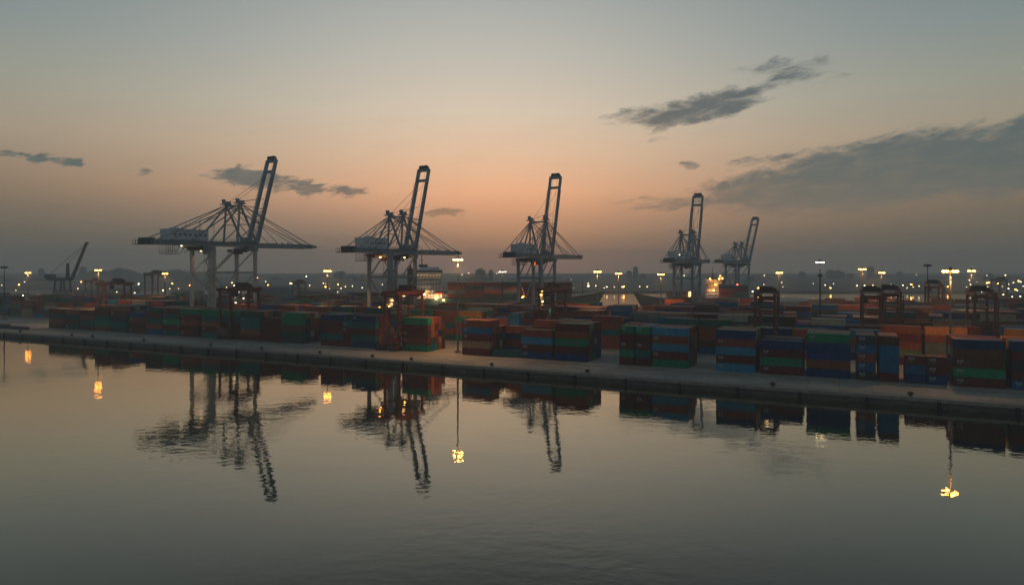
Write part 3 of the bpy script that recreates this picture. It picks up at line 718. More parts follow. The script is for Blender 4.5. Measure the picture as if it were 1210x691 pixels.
# ------------------------------------------------------------------ ship-to-shore cranes
def sts(c, lab, hazy):
    leg_m = crane_leg if c is STS[0] else crane_leg_dark
    b_ = c['b']; root = empty('quay_crane', (*c['p'], QH), R(90 - b_), lab, 'quay crane', 'ship-to-shore cranes with raised booms')
    g, B, zg, za, lx, fx = c['g'], c['base'] / 2, c['zg'], c['za'], c['lx'], c['fx']
    for k, (x, y) in enumerate(((-g, -B), (-g, B), (0, -B), (0, B))):
        b = MB(); b.bar((x, y, 2.6), (x, y * .98, zg), 1.45, 1.35, 1.65, 1.5); b.build('leg', leg_m, root)
        w = MB(); w.box(x - 1.0, x + 1.0, y - 4.2, y + 4.2, 1.5, 2.6)
        for q in range(6): w.tube((x - .4, y - 3.6 + q * 1.44, .55), (x + .4, y - 3.6 + q * 1.44, .55), .55, n=10)
        w.build('bogie', crane_dark, root)
    for x in (-g, 0):
        MB().bar((x, -B - 1, 4.2), (x, B + 1, 4.2), 1.5, 2.2).build('sill_beam', leg_m, root)
        MB().bar((x, -B - 1.2, zg - .2), (x, B + 1.2, zg - .2), 2.0, 2.2).build('cross_beam', crane_blue, root)
    zt = zg * .70
    for y in (-B, B):
        b = MB(); b.bar((-g + .9, y, zt), (-.9, y, zt), .9, 1.1); b.build('tie_beam', leg_m, root)
        b = MB(); m = -g * .5
        b.bar((-g + .7, y, zt + .5), (m, y, zg - .8), .55, .6); b.bar((m, y, zt + .5), (-.7, y, zg - .8), .55, .6)
        b.bar((-g + .7, y, zt - .5), (m, y, zt * .52), .55, .6); b.bar((-.7, y, zt - .5), (m, y, zt * .52), .55, .6)
        b.build('brace', leg_m, root)
    MB().bar((-g, -B, zt), (-g, B, zt), .8, 1.0).build('tie_beam', leg_m, root)
    # stair tower on the near landside leg
    b = MB(); n = int((zg - 6) / 3)
    for i in range(n):
        z0 = 5 + i * 3.0; d = 1 if i % 2 else -1
        b.bar((-g - 2.0, -B - 1.2 * d, z0), (-g - 2.0, -B + 1.2 * d, z0 + 3), .7, .14); b.box(-g - 2.6, -g - .9, -B - 1.6, -B + 1.6, z0 + 2.9, z0 + 3.0)
        b.bar((-g - 2.5, -B - 1.5, z0 + 3), (-g - 2.5, -B - 1.5, z0 + 4), .08)
    for yy in (-1.6, 1.6): b.bar((-g - 2.6, -B + yy, 4), (-g - 2.6, -B + yy, zg), .16)
    b.build('stair_tower', leg_m, root)
    MB().box(-g + 1.1, -g + 2.5, -B - .7, -B + .7, 3, zg + 1).build('lift_shaft', leg_m, root) if not hazy else None
    # girder (landside) : twin boxes with ties and walkway
    b = MB(); gy = 4.0
    for y in (-gy, gy):
        b.bar((-lx, y, zg + 2.2), (4, y, zg + 2.2), 1.1, 2.3)
        b.bar((-lx, y * 1.35, zg + 3.0), (4, y * 1.35, zg + 3.0), .9, .12)
        for i in range(int((lx + 4) / 3)):
            b.bar((-lx + i * 3, y * 1.42, zg + 3), (-lx + i * 3, y * 1.42, zg + 4.1), .09)
        b.bar((-lx, y * 1.42, zg + 4.1), (4, y * 1.42, zg + 4.1), .09)
    for i in range(9): x = -lx + (lx + 4) * i / 8; b.bar((x, -gy, zg + 2.4), (x, gy, zg + 2.4), .6, 1.2)
    b.build('girder', crane_blue, root)
    b = MB()                                      # end platform and hanging basket
    b.box(-lx - 3.8, -lx, -5, 5, zg + .9, zg + 1.2); b.box(-lx - 2.4, -lx + 2.6, -3, 3, zg + 1.2, zg + 4.2)
    for y in (-5, 5):
        for i in range(4): b.bar((-lx - 3.8 + i * 1.3, y, zg + 1), (-lx - 3.8 + i * 1.3, y, zg + 3.1), .14)
        b.bar((-lx - 3.8, y, zg + 3.1), (-lx, y, zg + 3.1), .14)
    for i in range(6): b.bar((-lx - 3.8, -5 + i * 2, zg + 1), (-lx - 3.8, -5 + i * 2, zg + 3.1), .14)
    b.build('end_platform', crane_dark, root)
    b = MB(); x0 = -lx + 8
    b.box(x0, x0 + 7, -3, 3, zg - 3.4, zg - 3.15)
    for i in range(8):
        for y in (-3, 3): b.bar((x0 + i, y, zg - 3.3), (x0 + i, y, zg + .6), .11)
    for y in (-3, 3): b.bar((x0, y, zg - 1.9), (x0 + 7, y, zg - 1.9), .12)
    b.build('hanging_basket', crane_dark, root)
    b = MB()                                       # festoon loops
    for i in range(6):
        xa = x0 + 8.5 + i * 2.5; pr = None
        for k in range(7):
            t_ = k / 6; q = (xa + t_ * 2.5, 4.6, zg + .7 - 3.2 * math.sin(math.pi * t_) ** .7)
            if pr: b.tube(pr, q, .11, n=4)
            pr = q
    b.build('festoon_cable', crane_dark, root)
    # machinery house
    hx0, hx1 = -lx + 9.5, -g + 1.0
    b = MB(); b.box(hx0, hx1, -4.6, 4.6, zg + 3.5, zg + 8.6); b.box(hx0 - .3, hx1 + .3, -4.9, 4.9, zg + 8.6, zg + 8.9); b.box(hx0 + 3, hx0 + 6, -1.5, 1.5, zg + 8.9, zg + 9.8)
    h = b.build('machinery_house', crane_white, root)
    b = MB(); n = 7
    for i in range(n):
        x = hx0 + 1.5 + (hx1 - hx0 - 3.8) * i / (n - 1); b.box(x, x + 1.0, -4.66, -4.60, zg + 5.6, zg + 6.6)
    b.build('vent', glass, h)
    # operator cabin and trolley
    b = MB(); tx = -g - 3.5; b.box(tx - 4, tx + 4, -3.2, 3.2, zg - .2, zg + .7); b.box(tx - 3, tx + 3, -2.2, 2.2, zg - 1.4, zg - .2); b.build('trolley', rtg_dark, root)
    b = MB(); b.box(tx + 4.2, tx + 6.8, -2.9, -.6, zg - 3.4, zg - .9); b.build('cabin', mat('cabin_orange', (.4, .13, .04), .5), root)
    b = MB(); b.box(-9, -1.5, -3.4, 3.4, zg - 1.9, zg - .5); b.box(-6.5, -3.5, -2.2, 2.2, zg - 3.0, zg - 1.9); b.build('spreader_platform', rtg_dark, root)
    # A-frame
    ax = -8.0; ay = B - 2.2
    b = MB()
    for y in (-ay, ay):
        b.bar((ax, y, za), (ax - 1.5, y, zg + 3), .8, .8)
        b.bar((ax, y, za), (2.6, y, zg + 3), .9, .9)
        b.bar((ax, y, za - 1), (-g + 1, y, zg + 3), .7, .7); b.bar((ax, y, za - 1), (-g - 9, y, zg + 3.4), .5, .5)
        b.bar((ax - .6, y, za * .5 + zg * .5 + 1), (1.0 - 4.0, y, za * .5 + zg * .5 + 1), .4, .4)
        b.bar((ax - 1.4, y, zg + 4), (-1.6, y, za * .45 + zg * .55), .4, .4)
        b.box(ax - 2.6, ax + 2.6, y - 1.8, y + 1.8, za, za + .5); b.box(ax - 1.6, ax + 1.7, y - 1.1, y + 1.1, za + .5, za + 1.9)
        b.tube((ax - 1.5, y - .8, za + 2.2), (ax - 1.5, y + .8, za + 2.2), .8, n=10); b.tube((ax + 1.6, y - .8, za + 1.2), (ax + 1.6, y + .8, za + 1.2), .9, n=10)
        b.bar((ax, y, za - .6), (6.4, y, za - 1.6), .35, .35)
    b.bar((ax, -ay, za - .8), (ax, ay, za - .8), .8, 1.0)
    b.bar((ax, -ay, za - 1.2), (-1.8, ay, zg + 6), .35, .35); b.bar((ax, ay, za - 1.2), (-1.8, -ay, zg + 6), .35, .35)
    b.build('a_frame', crane_blue, root)
    # stays
    for y in (-ay, ay):
        for xe, r in ((-lx + 2, .26), (-lx + 9, .22)):
            MB().tube((ax, y, za - .2), (xe, y * 1.0, zg + 3.4), r, n=5).build('back_stay', crane_blue, root)
        if fx > 12:
            for xe, r in ((fx * .86, .26), (fx * .74, .2), (fx * .38, .18)):
                MB().tube((ax + 1, y, za - .2), (xe, y * .6, zg + 3.0), r, n=5).build('fore_stay', crane_blue, root)
    # little posts holding the stays over the machinery house
    for f in (.34, .52):
        x = ax + (-lx + 2 - ax) * f
        for y in (-ay, ay): MB().bar((x, y, zg + 3), (x, y, za + (zg + 3.4 - za) * f), .18).build('stay_post', crane_blue, root)
    # fixed fore girder
    if fx > 4:
        b = MB()
        for y in (-3.4, 3.4): b.bar((3.6, y, zg + 1.9), (fx - 6, y * .9, zg + 1.9), 1.0, 2.6, .9, 2.2)
        for i in range(8): x = 4 + (fx - 10) * i / 7; b.bar((x, -3.3, zg + 1.9), (x, 3.3, zg + 1.9), .5, .8)
        rr = random.Random(7)
        for i in range(int(fx / 2)):
            x = 9 + i * 2.0
            if x > fx - 6: break
            b.box(x, x + rr.uniform(.5, 1.3), -3.9, -3.0, zg + 2.7, zg + 2.9 + rr.uniform(.2, 1.1))
        b.build('fore_girder', crane_blue, root)
        b = MB(); b.prism([(fx - 6.2, -4), (fx - 1, -2.4), (fx, -1), (fx, 1), (fx - 1, 2.4), (fx - 6.2, 4)], zg + 1.3, zg + 2.6); b.box(fx - 9, fx - 3, -4.3, 4.3, zg + 2.7, zg + 2.9)
        b.build('girder_nose', crane_blue, root)
    # raised boom
    T = Vector((17.5 if fx > 12 else 19, 0, c['tip'])); Hn = Vector((4.2, 0, zg + 2.6)); d = T - Hn; bm = root
    b = MB(); by = 3.6
    perp = Vector((-d.z, 0, d.x)).normalized()
    for y in (-by, by):
        e = Vector((0, y, 0)); b.bar(Hn + e, T - d * .02 + e, 1.35, 2.1, 1.2, 1.8)
    for f in (.03, .84): b.bar(Hn + d * f + Vector((0, -by, 0)), Hn + d * f + Vector((0, by, 0)), 1.3, 1.5)
    for f in (.965, .985, 1.0):
        k = (f - .965) / .035; yy = by + .55 - k * 1.3
        b.bar(Hn + d * f + Vector((0, -yy, 0)), Hn + d * f + Vector((0, yy, 0)), 1.2, 1.5)
    n = 6
    for i in range(n):
        f0, f1 = .05 + .32 * i / n, .05 + .32 * (i + 1) / n; sgn = 1 if i % 2 else -1
        b.bar(Hn + d * f0 + Vector((0, -by * sgn, 0)), Hn + d * f1 + Vector((0, by * sgn, 0)), .35); b.bar(Hn + d * f1 + Vector((0, -by, 0)), Hn + d * f1 + Vector((0, by, 0)), .35)
    for y in (-by - .9, by + .9):                     # side walkway with rail up the boom
        e = Vector((0, y, 0)); b.bar(Hn + d * .02 + e, Hn + d * .8 + e, .5, .14); b.bar(Hn + d * .02 + e + perp * 1.1, Hn + d * .8 + e + perp * 1.1, .12)
        for i in range(18): q = Hn + d * (.02 + .78 * i / 17) + e; b.bar(q, q + perp * 1.1, .1)
    b.build('boom', crane_blue, root)
    b = MB()
    for y in (-2.2, -.8, .8, 2.2): b.tube((T.x - .7, y - .4, T.z + .3), (T.x - .7, y + .4, T.z + .3), 1.0, n=10)
    b.build('boom_sheave', crane_dark, root)
    b = MB()
    for y in (-1.6, 1.6):
        b.tube((ax, y * 2, za + 1.5), Hn + d * .78 + Vector((-.8, y, 0)), .10, n=4); b.tube((ax, y * 2, za + 1.2), Hn + d * .52 + Vector((-.8, y, 0)), .12, n=4)
        b.tube(Hn + d * .04 + Vector((-.6, y, 0)), Hn + d * .97 + Vector((-.6, y, 0)), .07, n=4)
    b.build('boom_rope', crane_dark, root)
    b = MB(); b.box(-6, 4.5, -5.6, 5.6, zg + 3.6, zg + 3.8)
    for i in range(8):
        for y in (-5.6, 5.6): b.bar((-6 + i * 1.5, y, zg + 3.8), (-6 + i * 1.5, y, zg + 5.0), .12)
    for y in (-5.6, 5.6): b.bar((-6, y, zg + 5), (4.5, y, zg + 5), .12)
    b.box(-4.5, 1.5, -3.4, -1.2, zg + 3.8, zg + 6.0)
    b.build('hinge_platform', crane_blue, root)
    return root
CR = [sts(STS[0], 'largest and nearest quay crane, leftmost, with pale machinery house', False),
      sts(STS[1], 'second quay crane from left, in front of the white ship superstructure', False),
      sts(STS[2], 'middle quay crane standing before the loaded container ship', False),
      sts(STS[3], 'fourth quay crane from left, darker, beside the small moored ship', True),
      sts(STS[4], 'faint fifth quay crane with a single leaning boom, rightmost in haze', True)]
def crane_lamps(i, pts, mt, pw=0, col=SOD):
    for (x, y, z) in pts:
        MB().ball((x, y, z), .42, .3).build('work_lamp', mt, CR[i])
        if pw: point((x, y, z - 1.2), pw, col, CR[i], .3)
c0, c1, c2, c3, c4 = STS
crane_lamps(0, [(-c0['g'] + 3.5, -3.3, c0['zg'] - 1.6), (-c0['g'] + 2, 3.3, c0['zg'] - 1.6)], lampY, 350)
crane_lamps(0, [(-c0['g'] - 13, -3.5, c0['zg'] + .6), (-6, -6.2, 16), (-13, -8, 23), (-c0['g'] + 9, -8.5, 9), (-c0['g'] + 14, -8.5, 14)], lampW, 1100, (1, .74, .50))
crane_lamps(1, [(-c1['g'] - 3, -3.4, c1['zg'] - 1.2), (-5, -3.4, c1['zg'] - 1.2)], lampO, 420)
crane_lamps(1, [(-c1['g'] + 1, -8.2, 15), (-c1['g'] - 1.6, -8.2, 12), (-c1['g'] - .5, -8.2, 9.5), (-c1['g'] + 1.5, 1, 11)], lampO, 900)
crane_lamps(2, [(-c2['g'] + 2, -3.4, c2['zg'] - 1), (0, -7, 33)], lampO, 250)
crane_lamps(2, [(-c2['g'] - 1.6, -8.6, 16), (-c2['g'] + 1, -8.6, 12), (-c2['g'] + .5, -8.6, 18), (-c2['g'] + 3, 6.2, 14), (-c2['g'] + 6, 7.2, 14.5)], lampO, 900)
crane_lamps(3, [(-c3['lx'] + 7, -5, c3['zg'] + 6.5), (0, 5, 26)], lampW)
crane_lamps(4, [(3, -3, 18)], lampO)

# ------------------------------------------------------------------ ships
def hull_mesh(L, Bm, zd, bow=14, stern_full=.85):
    b = MB(); n = 26; sec = []
    for i in range(n + 1):
        t_ = i / n; x = L * t_
        fb_ = min(1, ((1 - t_) / .18)) ** .55 if t_ > .82 else 1
        fs = stern_full + (1 - stern_full) * min(1, t_ / .12)
        hw = Bm / 2 * fb_ * fs; zz = zd + (4.5 * ((t_ - .84) / .16) ** 1.2 if t_ > .84 else 0)
        rake = max(0, (t_ - .86) / .14)
        ring = []
        for (f, z) in ((0.55 * (1 - .6 * rake), -1.4), (.93 * (1 - .45 * rake), .6), (1, zz * .55), (1.0, zz)):
            ring.append((x + rake * z * .55, hw * f, z))
        sec.append([(x_, -y_, z_) for x_, y_, z_ in ring] + [(x_, y_, z_) for x_, y_, z_ in reversed(ring)])
    for r in sec: b.v += r
    m = 8
    for i in range(n):
        for j in range(m):
            k = (j + 1) % m
            b.f.append((i * m + j, i * m + k, (i + 1) * m + k, (i + 1) * m + j)); b.mi.append(0)
    b.f.append(tuple(range(m))); b.f.append(tuple(n * m + j for j in reversed(range(m)))); b.mi += [0, 0]
    return b
def superstructure(root, x0, x1, hw, z0, z1, lit):
    b = MB(); b.box(x0, x1, -hw * .8, hw * .8, z0, z1 - 3.2); b.box(x0 - 1.5, x1 + .5, -hw * 1.05, hw * 1.05, z1 - 3.0, z1); b.box(x0 + 1.5, x1 - 2, -hw * .5, hw * .5, z1, z1 + 1.6)
    h = b.build('superstructure', white_paint, root)
    n = int((z1 - 4 - z0) / 2.8)
    for side, y in ((-1, -hw * .8 - .06), (1, hw * .8 + .06)):
        w = MB()
        for i in range(n):
            for k in range(int((x1 - x0) / 2)):
                w.box(x0 + .9 + k * 2, x0 + 1.45 + k * 2, min(y, y + .1 * side), max(y, y + .1 * side), z0 + 1.2 + i * 2.8, z0 + 1.85 + i * 2.8)
        w.build('window', glass, h)
    d = MB()
    for i in range(n): d.box(x0 - .6, x1 + .6, -hw * .95, hw * .95, z0 + 2.75 + i * 2.8, z0 + 2.9 + i * 2.8)
    d.build('deck_edge', white_paint, h)
    w = MB(); w.box(x0 - 1.2, x1 + .2, -hw * 1.06, -hw * 1.055, z1 - 1.9, z1 - .8); w.build('bridge_window', glass, h)
    f = MB(); f.box(x0 - 7, x0 - 3.2, -2.2, 2.2, z0, z1 + .8); f.tube((x0 - 5, 0, z1 + .5), (x0 - 5, 0, z1 + 3), .8, n=8); f.build('funnel', mat('funnel_dark', (.10, .09, .08), .6), root)
    m = MB(); m.tube((x0 + 3, 0, z1 + 1), (x0 + 3, 0, z1 + 12), .5, .2, n=6); m.box(x0 + 1, x0 + 7, -3, 3, z1 + 1.6, z1 + 3.4); m.bar((x0 + 3, -3, z1 + 5), (x0 + 3, 3, z1 + 5), .25); m.bar((x0 + 2, 0, z1 + 6.6), (x0 + 4.5, 0, z1 + 6.6), .3); m.ball((x0 + 5.5, 2, z1 + 2.4), .9)
    m.build('radar_mast', crane_dark, root)
    l = MB()
    for k in range(lit):
        l.box(x0 + .5 + (x1 - x0 - 2) * k / max(1, lit - 1), x0 + .85 + (x1 - x0 - 2) * k / max(1, lit - 1), -hw * 1.05 - .5, -hw * 1.05 - .1, z1 - 3.9, z1 - 3.6)
    l.build('deck_lamp', lampY, h)
def ship_frame(x0, z0, x1, z1):
    a, b = at(x0, z0), at(x1, z1); d = b - a; return a, math.atan2(d.y, d.x), d.length
def ship_cargo(a, rz, xs, tiers, rows, z0, rnd, pal=WT):
    ca, sa = math.cos(rz), math.sin(rz)
    def T_(x, y, z): return to_yard((a.x + ca * x - sa * y, a.y + sa * x + ca * y, z))
    for x in xs:
        tt = tiers(x)
        for r_ in range(rows):
            y0 = (r_ - rows / 2) * 2.55
            for k in range(tt):
                if 0 < r_ < rows - 1 and k < tt - 1 and x not in (xs[0], xs[-1]): continue
                kk = rnd.choice(pal); c = tuple(v_ * rnd.uniform(.8, 1.2) for v_ in PAL[key[kk]])
                z = z0 + k * 2.6; x1, y1 = x + 12, y0 + 2.44
                stuff_box([T_(x, y0, z), T_(x1, y0, z), T_(x1, y1, z), T_(x, y1, z), T_(x, y0, z + 2.52), T_(x1, y0, z + 2.52), T_(x1, y1, z + 2.52), T_(x, y1, z + 2.52)], c)
a, rz, L = ship_frame(478, 478, 700, 492)
sh = empty('container_ship', a, rz, 'long loaded container ship behind the yard with bow pointing right', 'ship')
hull_mesh(L, 22, 13).build('hull', mat('hull_dark_green', (.03, .075, .065), .5), sh)
superstructure(sh, 9, 26, 11.5, 13, 33, 8)
zs = 13.6
rs = random.Random(21)
ship_cargo(a, rz, [30 + 12.5 * i for i in range(7)], lambda x: 4, 8, zs, rs, 'MMMBrrrRRrgkTy')
ship_cargo(a, rz, [-2], lambda x: 2, 8, zs, rs)
MB().ball((24, -12.6, 17), 3.6, 1.5, n=12, k=6).build('lifeboat', mat('lifeboat_orange', (.75, .12, .03), .4), sh)
b = MB()
for x in (119, 122): b.bar((x, -5, 13), (x, -5, 17), .3); b.bar((x, 5, 13), (x, 5, 17), .3)
b.tube((L - 7, 0, 12), (L - 7, 0, 24), .3, n=6); b.build('foremast', crane_dark, sh)
for (x, y, z, pw) in ((22, -15, 13, 1500), (27, -16, 12, 900), (14, -15, 16, 300)):
    MB().ball((x, y + 3.2, z), .6, .5).build('deck_lamp', lampOb, sh); point((x, y, z + .5), pw * .9, (1, .68, .42), sh, .4, True)
point((76, -19, 24), 2200, SOD, sh); point((60, -19, 24), 1000, (1, .4, .25), sh)
MB().ball((L - 3, 0, 21), .8, .6).build('bow_lamp', lampW, sh)

a, rz, L = ship_frame(888, 606, 757, 600)
sh2 = empty('cargo_ship', a, rz, 'hazy smaller ship with bow pointing left and lit superstructure behind fourth crane', 'ship')
hull_mesh(L, 18, 7.5).build('hull', mat('hull_dark_grey', (.045, .05, .06), .5), sh2)
superstructure(sh2, 32, 44, 8.5, 7.5, 22, 3)
ship_cargo(a, rz, [6.5, 18.8], lambda x: 4, 7, 8, rs, 'MrkkyTN')
ship_cargo(a, rz, [50, 62.5], lambda x: 2, 6, 8, rs, 'MMrRk')
for (x, y, z, pw, mt) in ((36, 10, 19, 2200, lampO), (38, 10, 14, 900, lampO), (33, 10, 24, 0, lampO), (41, 10, 24, 0, lampO), (30, 9.3, 24.5, 0, lampO), (17, 10.5, 19.2, 0, lampR), (3, 9.5, 13, 0, lampW)):
    MB().ball((x, y, z), .7, .6).build('deck_lamp', mt, sh2)
    if pw: point((x, y + 4, z), pw, (1, .45, .25), sh2)
MB().box(58, 59.8, 9.3, 9.9, 6, 13).build('lit_doorway', lampY, sh2)
point((62, 14, 10), 900, SOD, sh2)

# ONE object for the containers past the 300 that show largest (yard rear and ship decks)
me = bpy.data.meshes.new('stacked_containers'); me.from_pydata(stuff_v, [], stuff_f); me.materials.append(CSTUFF)
ca_ = me.color_attributes.new('paint', 'FLOAT_COLOR', 'CORNER')
arr = np.empty((len(stuff_f), 4, 4), np.float32); arr[:, :, :3] = np.array(stuff_c, np.float32)[:, None, :]; arr[:, :, 3] = 1
ca_.data.foreach_set('color', arr.ravel()); me.update()
o = bpy.data.objects.new('stacked_containers', me); C.objects.link(o); o.location = O0; o.rotation_euler.z = -TH
tag(o, 'mass of rust, blue and green containers filling the yard behind', 'containers', kind='stuff')

# ------------------------------------------------------------------ distant jib crane on the left
z = 600; base = at(74, z, QH)
jr = empty('jib_crane', base, 0, 'hazy harbour crane with raised jib left of the lamp masts', 'jib crane')
k = z / F; hgt = lambda y: hy(y, z) - QH
b = MB()
for x in (-5, 5):
    for y in (-5, 5): b.bar((x, y, 0), (x * .75, y * .75, hgt(330)), 1.2)
for y in (-4, 4): b.bar((-5, y, hgt(331)), (5, y, hgt(331)), 1, 1.4); b.bar((-4.6, y, hgt(344)), (4.6, y, hgt(344)), .7)
b.build('portal', crane_dark, jr)
MB().box(-12.5, 7, -3, 3, hgt(331.5), hgt(328)).build('slewing_platform', crane_dark, jr)
MB().box(-14, -8, -3.4, 3.4, hgt(329), hgt(324)).build('counterweight', crane_dark, jr)
b = MB(); b.bar((4.5, 0, hgt(330)), (4.5, 0, hgt(311)), 2.2, 2.2, 1.7, 1.7); b.build('tower', crane_dark, jr)
b = MB()
for y in (-1.2, 1.2): b.bar((8, y, hgt(330)), (21, y * .5, hgt(287)), .8, 1.5)
for i in range(10):
    f0, f1 = i / 10, (i + 1) / 10; sg = 1 if i % 2 else -1
    b.bar((8 + 13 * f0, 1.2 * sg * (1 - f0 / 2), hgt(330 - 43 * f0)), (8 + 13 * f1, -1.2 * sg * (1 - f1 / 2), hgt(330 - 43 * f1)), .35)
b.box(20, 22.4, -.9, .9, hgt(288.5), hgt(286)); b.build('jib', crane_dark, jr)
b = MB(); b.tube((20.5, 0, hgt(288)), (5, 0, hgt(305)), .18, n=4); b.tube((5, 0, hgt(305)), (-10, 0, hgt(323)), .18, n=4); b.tube((20.5, .8, hgt(288)), (4.5, .8, hgt(311)), .15, n=4); b.build('stay_rope', crane_dark, jr)

# ------------------------------------------------------------------ far lamps
FL = [(0, 349, 'w'), (9, 348, 'w'), (27, 349, 'w'), (44, 348, 'w'), (58.6, 348, 'w'), (2, 337, 'w'), (29, 333, 'd'), (18.7, 343, 'd'), (59, 331, 'w'), (96, 333, 'o'), (101, 336, 'w'), (92, 341, 'w'),
      (122, 332, 'w'), (164, 335, 'w'), (159, 346, 'w'), (163.5, 352, 'w'), (108, 349.6, 'w'), (111, 350, 'd'), (116, 354, 'w'), (103, 360, 'o'), (138, 345, 'w'), (203.5, 335, 'o'), (200.6, 341, 'w'), (211, 341, 'd'), (268, 339.5, 'w'), (274, 334, 'w'),
      (304, 328, 'o'), (314, 332.6, 'w'), (331, 343, 'w'), (345, 335, 'w'), (347.5, 334, 'd'), (362, 326.6, 'w'), (366, 337, 'w'), (382, 334.6, 'w'), (384.5, 335, 'd'), (403, 340.6, 'w'), (408, 338.6, 'w'), (416.6, 338, 'w'), (428, 340, 'w'), (398.6, 345, 'w'), (384, 348, 'd'), (435, 325.5, 'w'), (440, 346, 'o'),
      (546, 324.5, 'w'), (553.8, 322.6, 'w'), (587, 323, 'd'), (589, 322, 'd'), (675, 330, 'd'), (695, 334.7, 'w'), (704, 337.7, 'w'), (717, 339, 'w'), (726, 339, 'd'), (735, 339, 'w'), (714, 341, 'd'), (756, 338.6, 'w'), (764.7, 338.8, 'w'), (851, 326, 'o'), (879, 325, 'd'), (886, 326, 'd'),
      (903.3, 325.4, 'w'), (902.6, 336, 'd'), (923.7, 333.8, 'w'), (925, 339, 'd'), (975, 336.8, 'w'), (961, 335, 'd'), (985, 335, 'd'), (1012.6, 337.5, 'w'), (1021.6, 337.3, 'w'), (1031.6, 337, 'w'), (1046, 336.7, 'w'), (1053, 336.3, 'w'), (1059, 338.9, 'w'), (1067, 337, 'w'), (1079, 338.9, 'w'), (1086, 338, 'w'), (1083, 325, 'd'), (1032, 340, 'd'), (1072, 340, 'd'),
      (1145.5, 331, 'w'), (1147, 336, 'w'), (1142, 339, 'd'), (1154, 338.2, 'w'), (1163, 338, 'w'), (1167, 339, 'w'), (1172, 338, 'w'), (1184.5, 338, 'w'), (1191.6, 341, 'w'), (1166, 325.5, 'd'), (1188, 325, 'w'), (1203.7, 332, 'o'), (1206, 333, 'w'), (1197.5, 334, 'w'), (1200, 342, 'o'), (1202, 343, 'w'), (1196, 350.5, 'w'), (1205.6, 350, 'w'), (1184, 357, 'w'), (1180.7, 346, 'd'), (1175, 348, 'w'), (1185.7, 348, 'w'), (1160, 345, 'd'), (1192, 336, 'w'), (1209, 338, 'w')]
rf_ = random.Random(8)
for q in range(34):
    xx = rf_.choice([rf_.uniform(300, 470), rf_.uniform(0, 300), rf_.uniform(540, 900), rf_.uniform(900, 1205), rf_.uniform(1140, 1208)])
    FL.append((round(xx, 1), round(rf_.uniform(333, 344), 1), rf_.choice('odowd')))
FL.sort()
lampD = mat('lamp_dim', (.6, .6, .5), emis=(1, .8, .55), es=5)
lampFW = mat('lamp_far_white', (.8, .8, .8), emis=(1, .72, .38), es=9)
def in_land(x, y):
    n = len(land); r_ = False; j = n - 1
    for i in range(n):
        xi, yi = land[i]; xj, yj = land[j]
        if (yi > y) != (yj > y) and x < (xj - xi) * (y - yi) / (yj - yi) + xi: r_ = not r_
        j = i
    return r_
for i, (x, y, kd) in enumerate(FL):
    z = 930 + (i * 37 % 60)
    if hy(y, z) < 8: z = (H - 9) * F / (y - YH)
    p = at(x, z)
    if z < 900 and not in_land(p.x, p.y):
        z = 925; 
    h = max(5.5, hy(y, z)); p = at(x, z); gz = 1.9 if z >= 893 else QH
    if kd == 'w': cw = 'white'
    elif kd == 'o': cw = 'amber'
    else: cw = 'dim'
    r = empty('floodlight', (p.x, p.y, gz), 0, f'small {cw} lamp in the far haze, {ordn(i + 1)} far lamp from the left', 'floodlight', 'far small lamps glowing in the haze')
    MB().tube((0, 0, 0), (0, 0, h - gz), .16, .1, n=5).build('pole', crane_dark, r)
    rr = {'w': .95, 'o': 1.15, 'd': .75}[kd] * (z / 900) ** .8 * .74 * (.75 + .5 * ((i * 53) % 17) / 17)
    MB().ball((0, 0, h - gz), rr, rr * .75, n=8, k=5).build('lamp', {'w': lampFW, 'o': lampO, 'd': lampD}[kd], r)

# ------------------------------------------------------------------ far skyline
SK = [  # x0, x1, ytop, distance
    (93, 99, 316, 1500), (540, 556, 333, 1250), (556, 578, 327, 1150), (562, 573, 319, 1150), (600, 616, 334, 1250), (640, 650, 330, 1500), (741, 747, 321, 1500), (749, 754, 316, 1500), (757, 764, 325, 1500), (688, 700, 330, 1500), (800, 815, 328, 1600),
    (946, 952, 322, 1500), (979, 986, 320, 1400), (986, 999, 321, 1450), (1002, 1009, 324, 1500), (1028, 1033, 316, 1500), (1040, 1052, 326, 1500), (1062, 1067, 322, 1600), (1104, 1112, 327, 1500), (1130, 1140, 329, 1400), (1160, 1168, 328, 1500), (1190, 1203, 328, 1300),
    (30, 42, 329, 1300), (60, 72, 330, 1300), (320, 329, 329, 1300), (395, 404, 322, 1450), (408, 420, 326, 1400), (470, 482, 326, 1300), (860, 872, 330, 1500), (900, 912, 329, 1400)]
rk = random.Random(31)
for q in range(44):
    x0 = rk.uniform(-10, 1215); wpx = rk.uniform(5, 20); y0 = rk.uniform(325, 335) if rk.random() < .8 else rk.uniform(318, 326)
    SK.append((x0, x0 + (wpx if y0 > 326 else wpx * .4), y0, rk.uniform(1100, 1500)))
SK.sort()
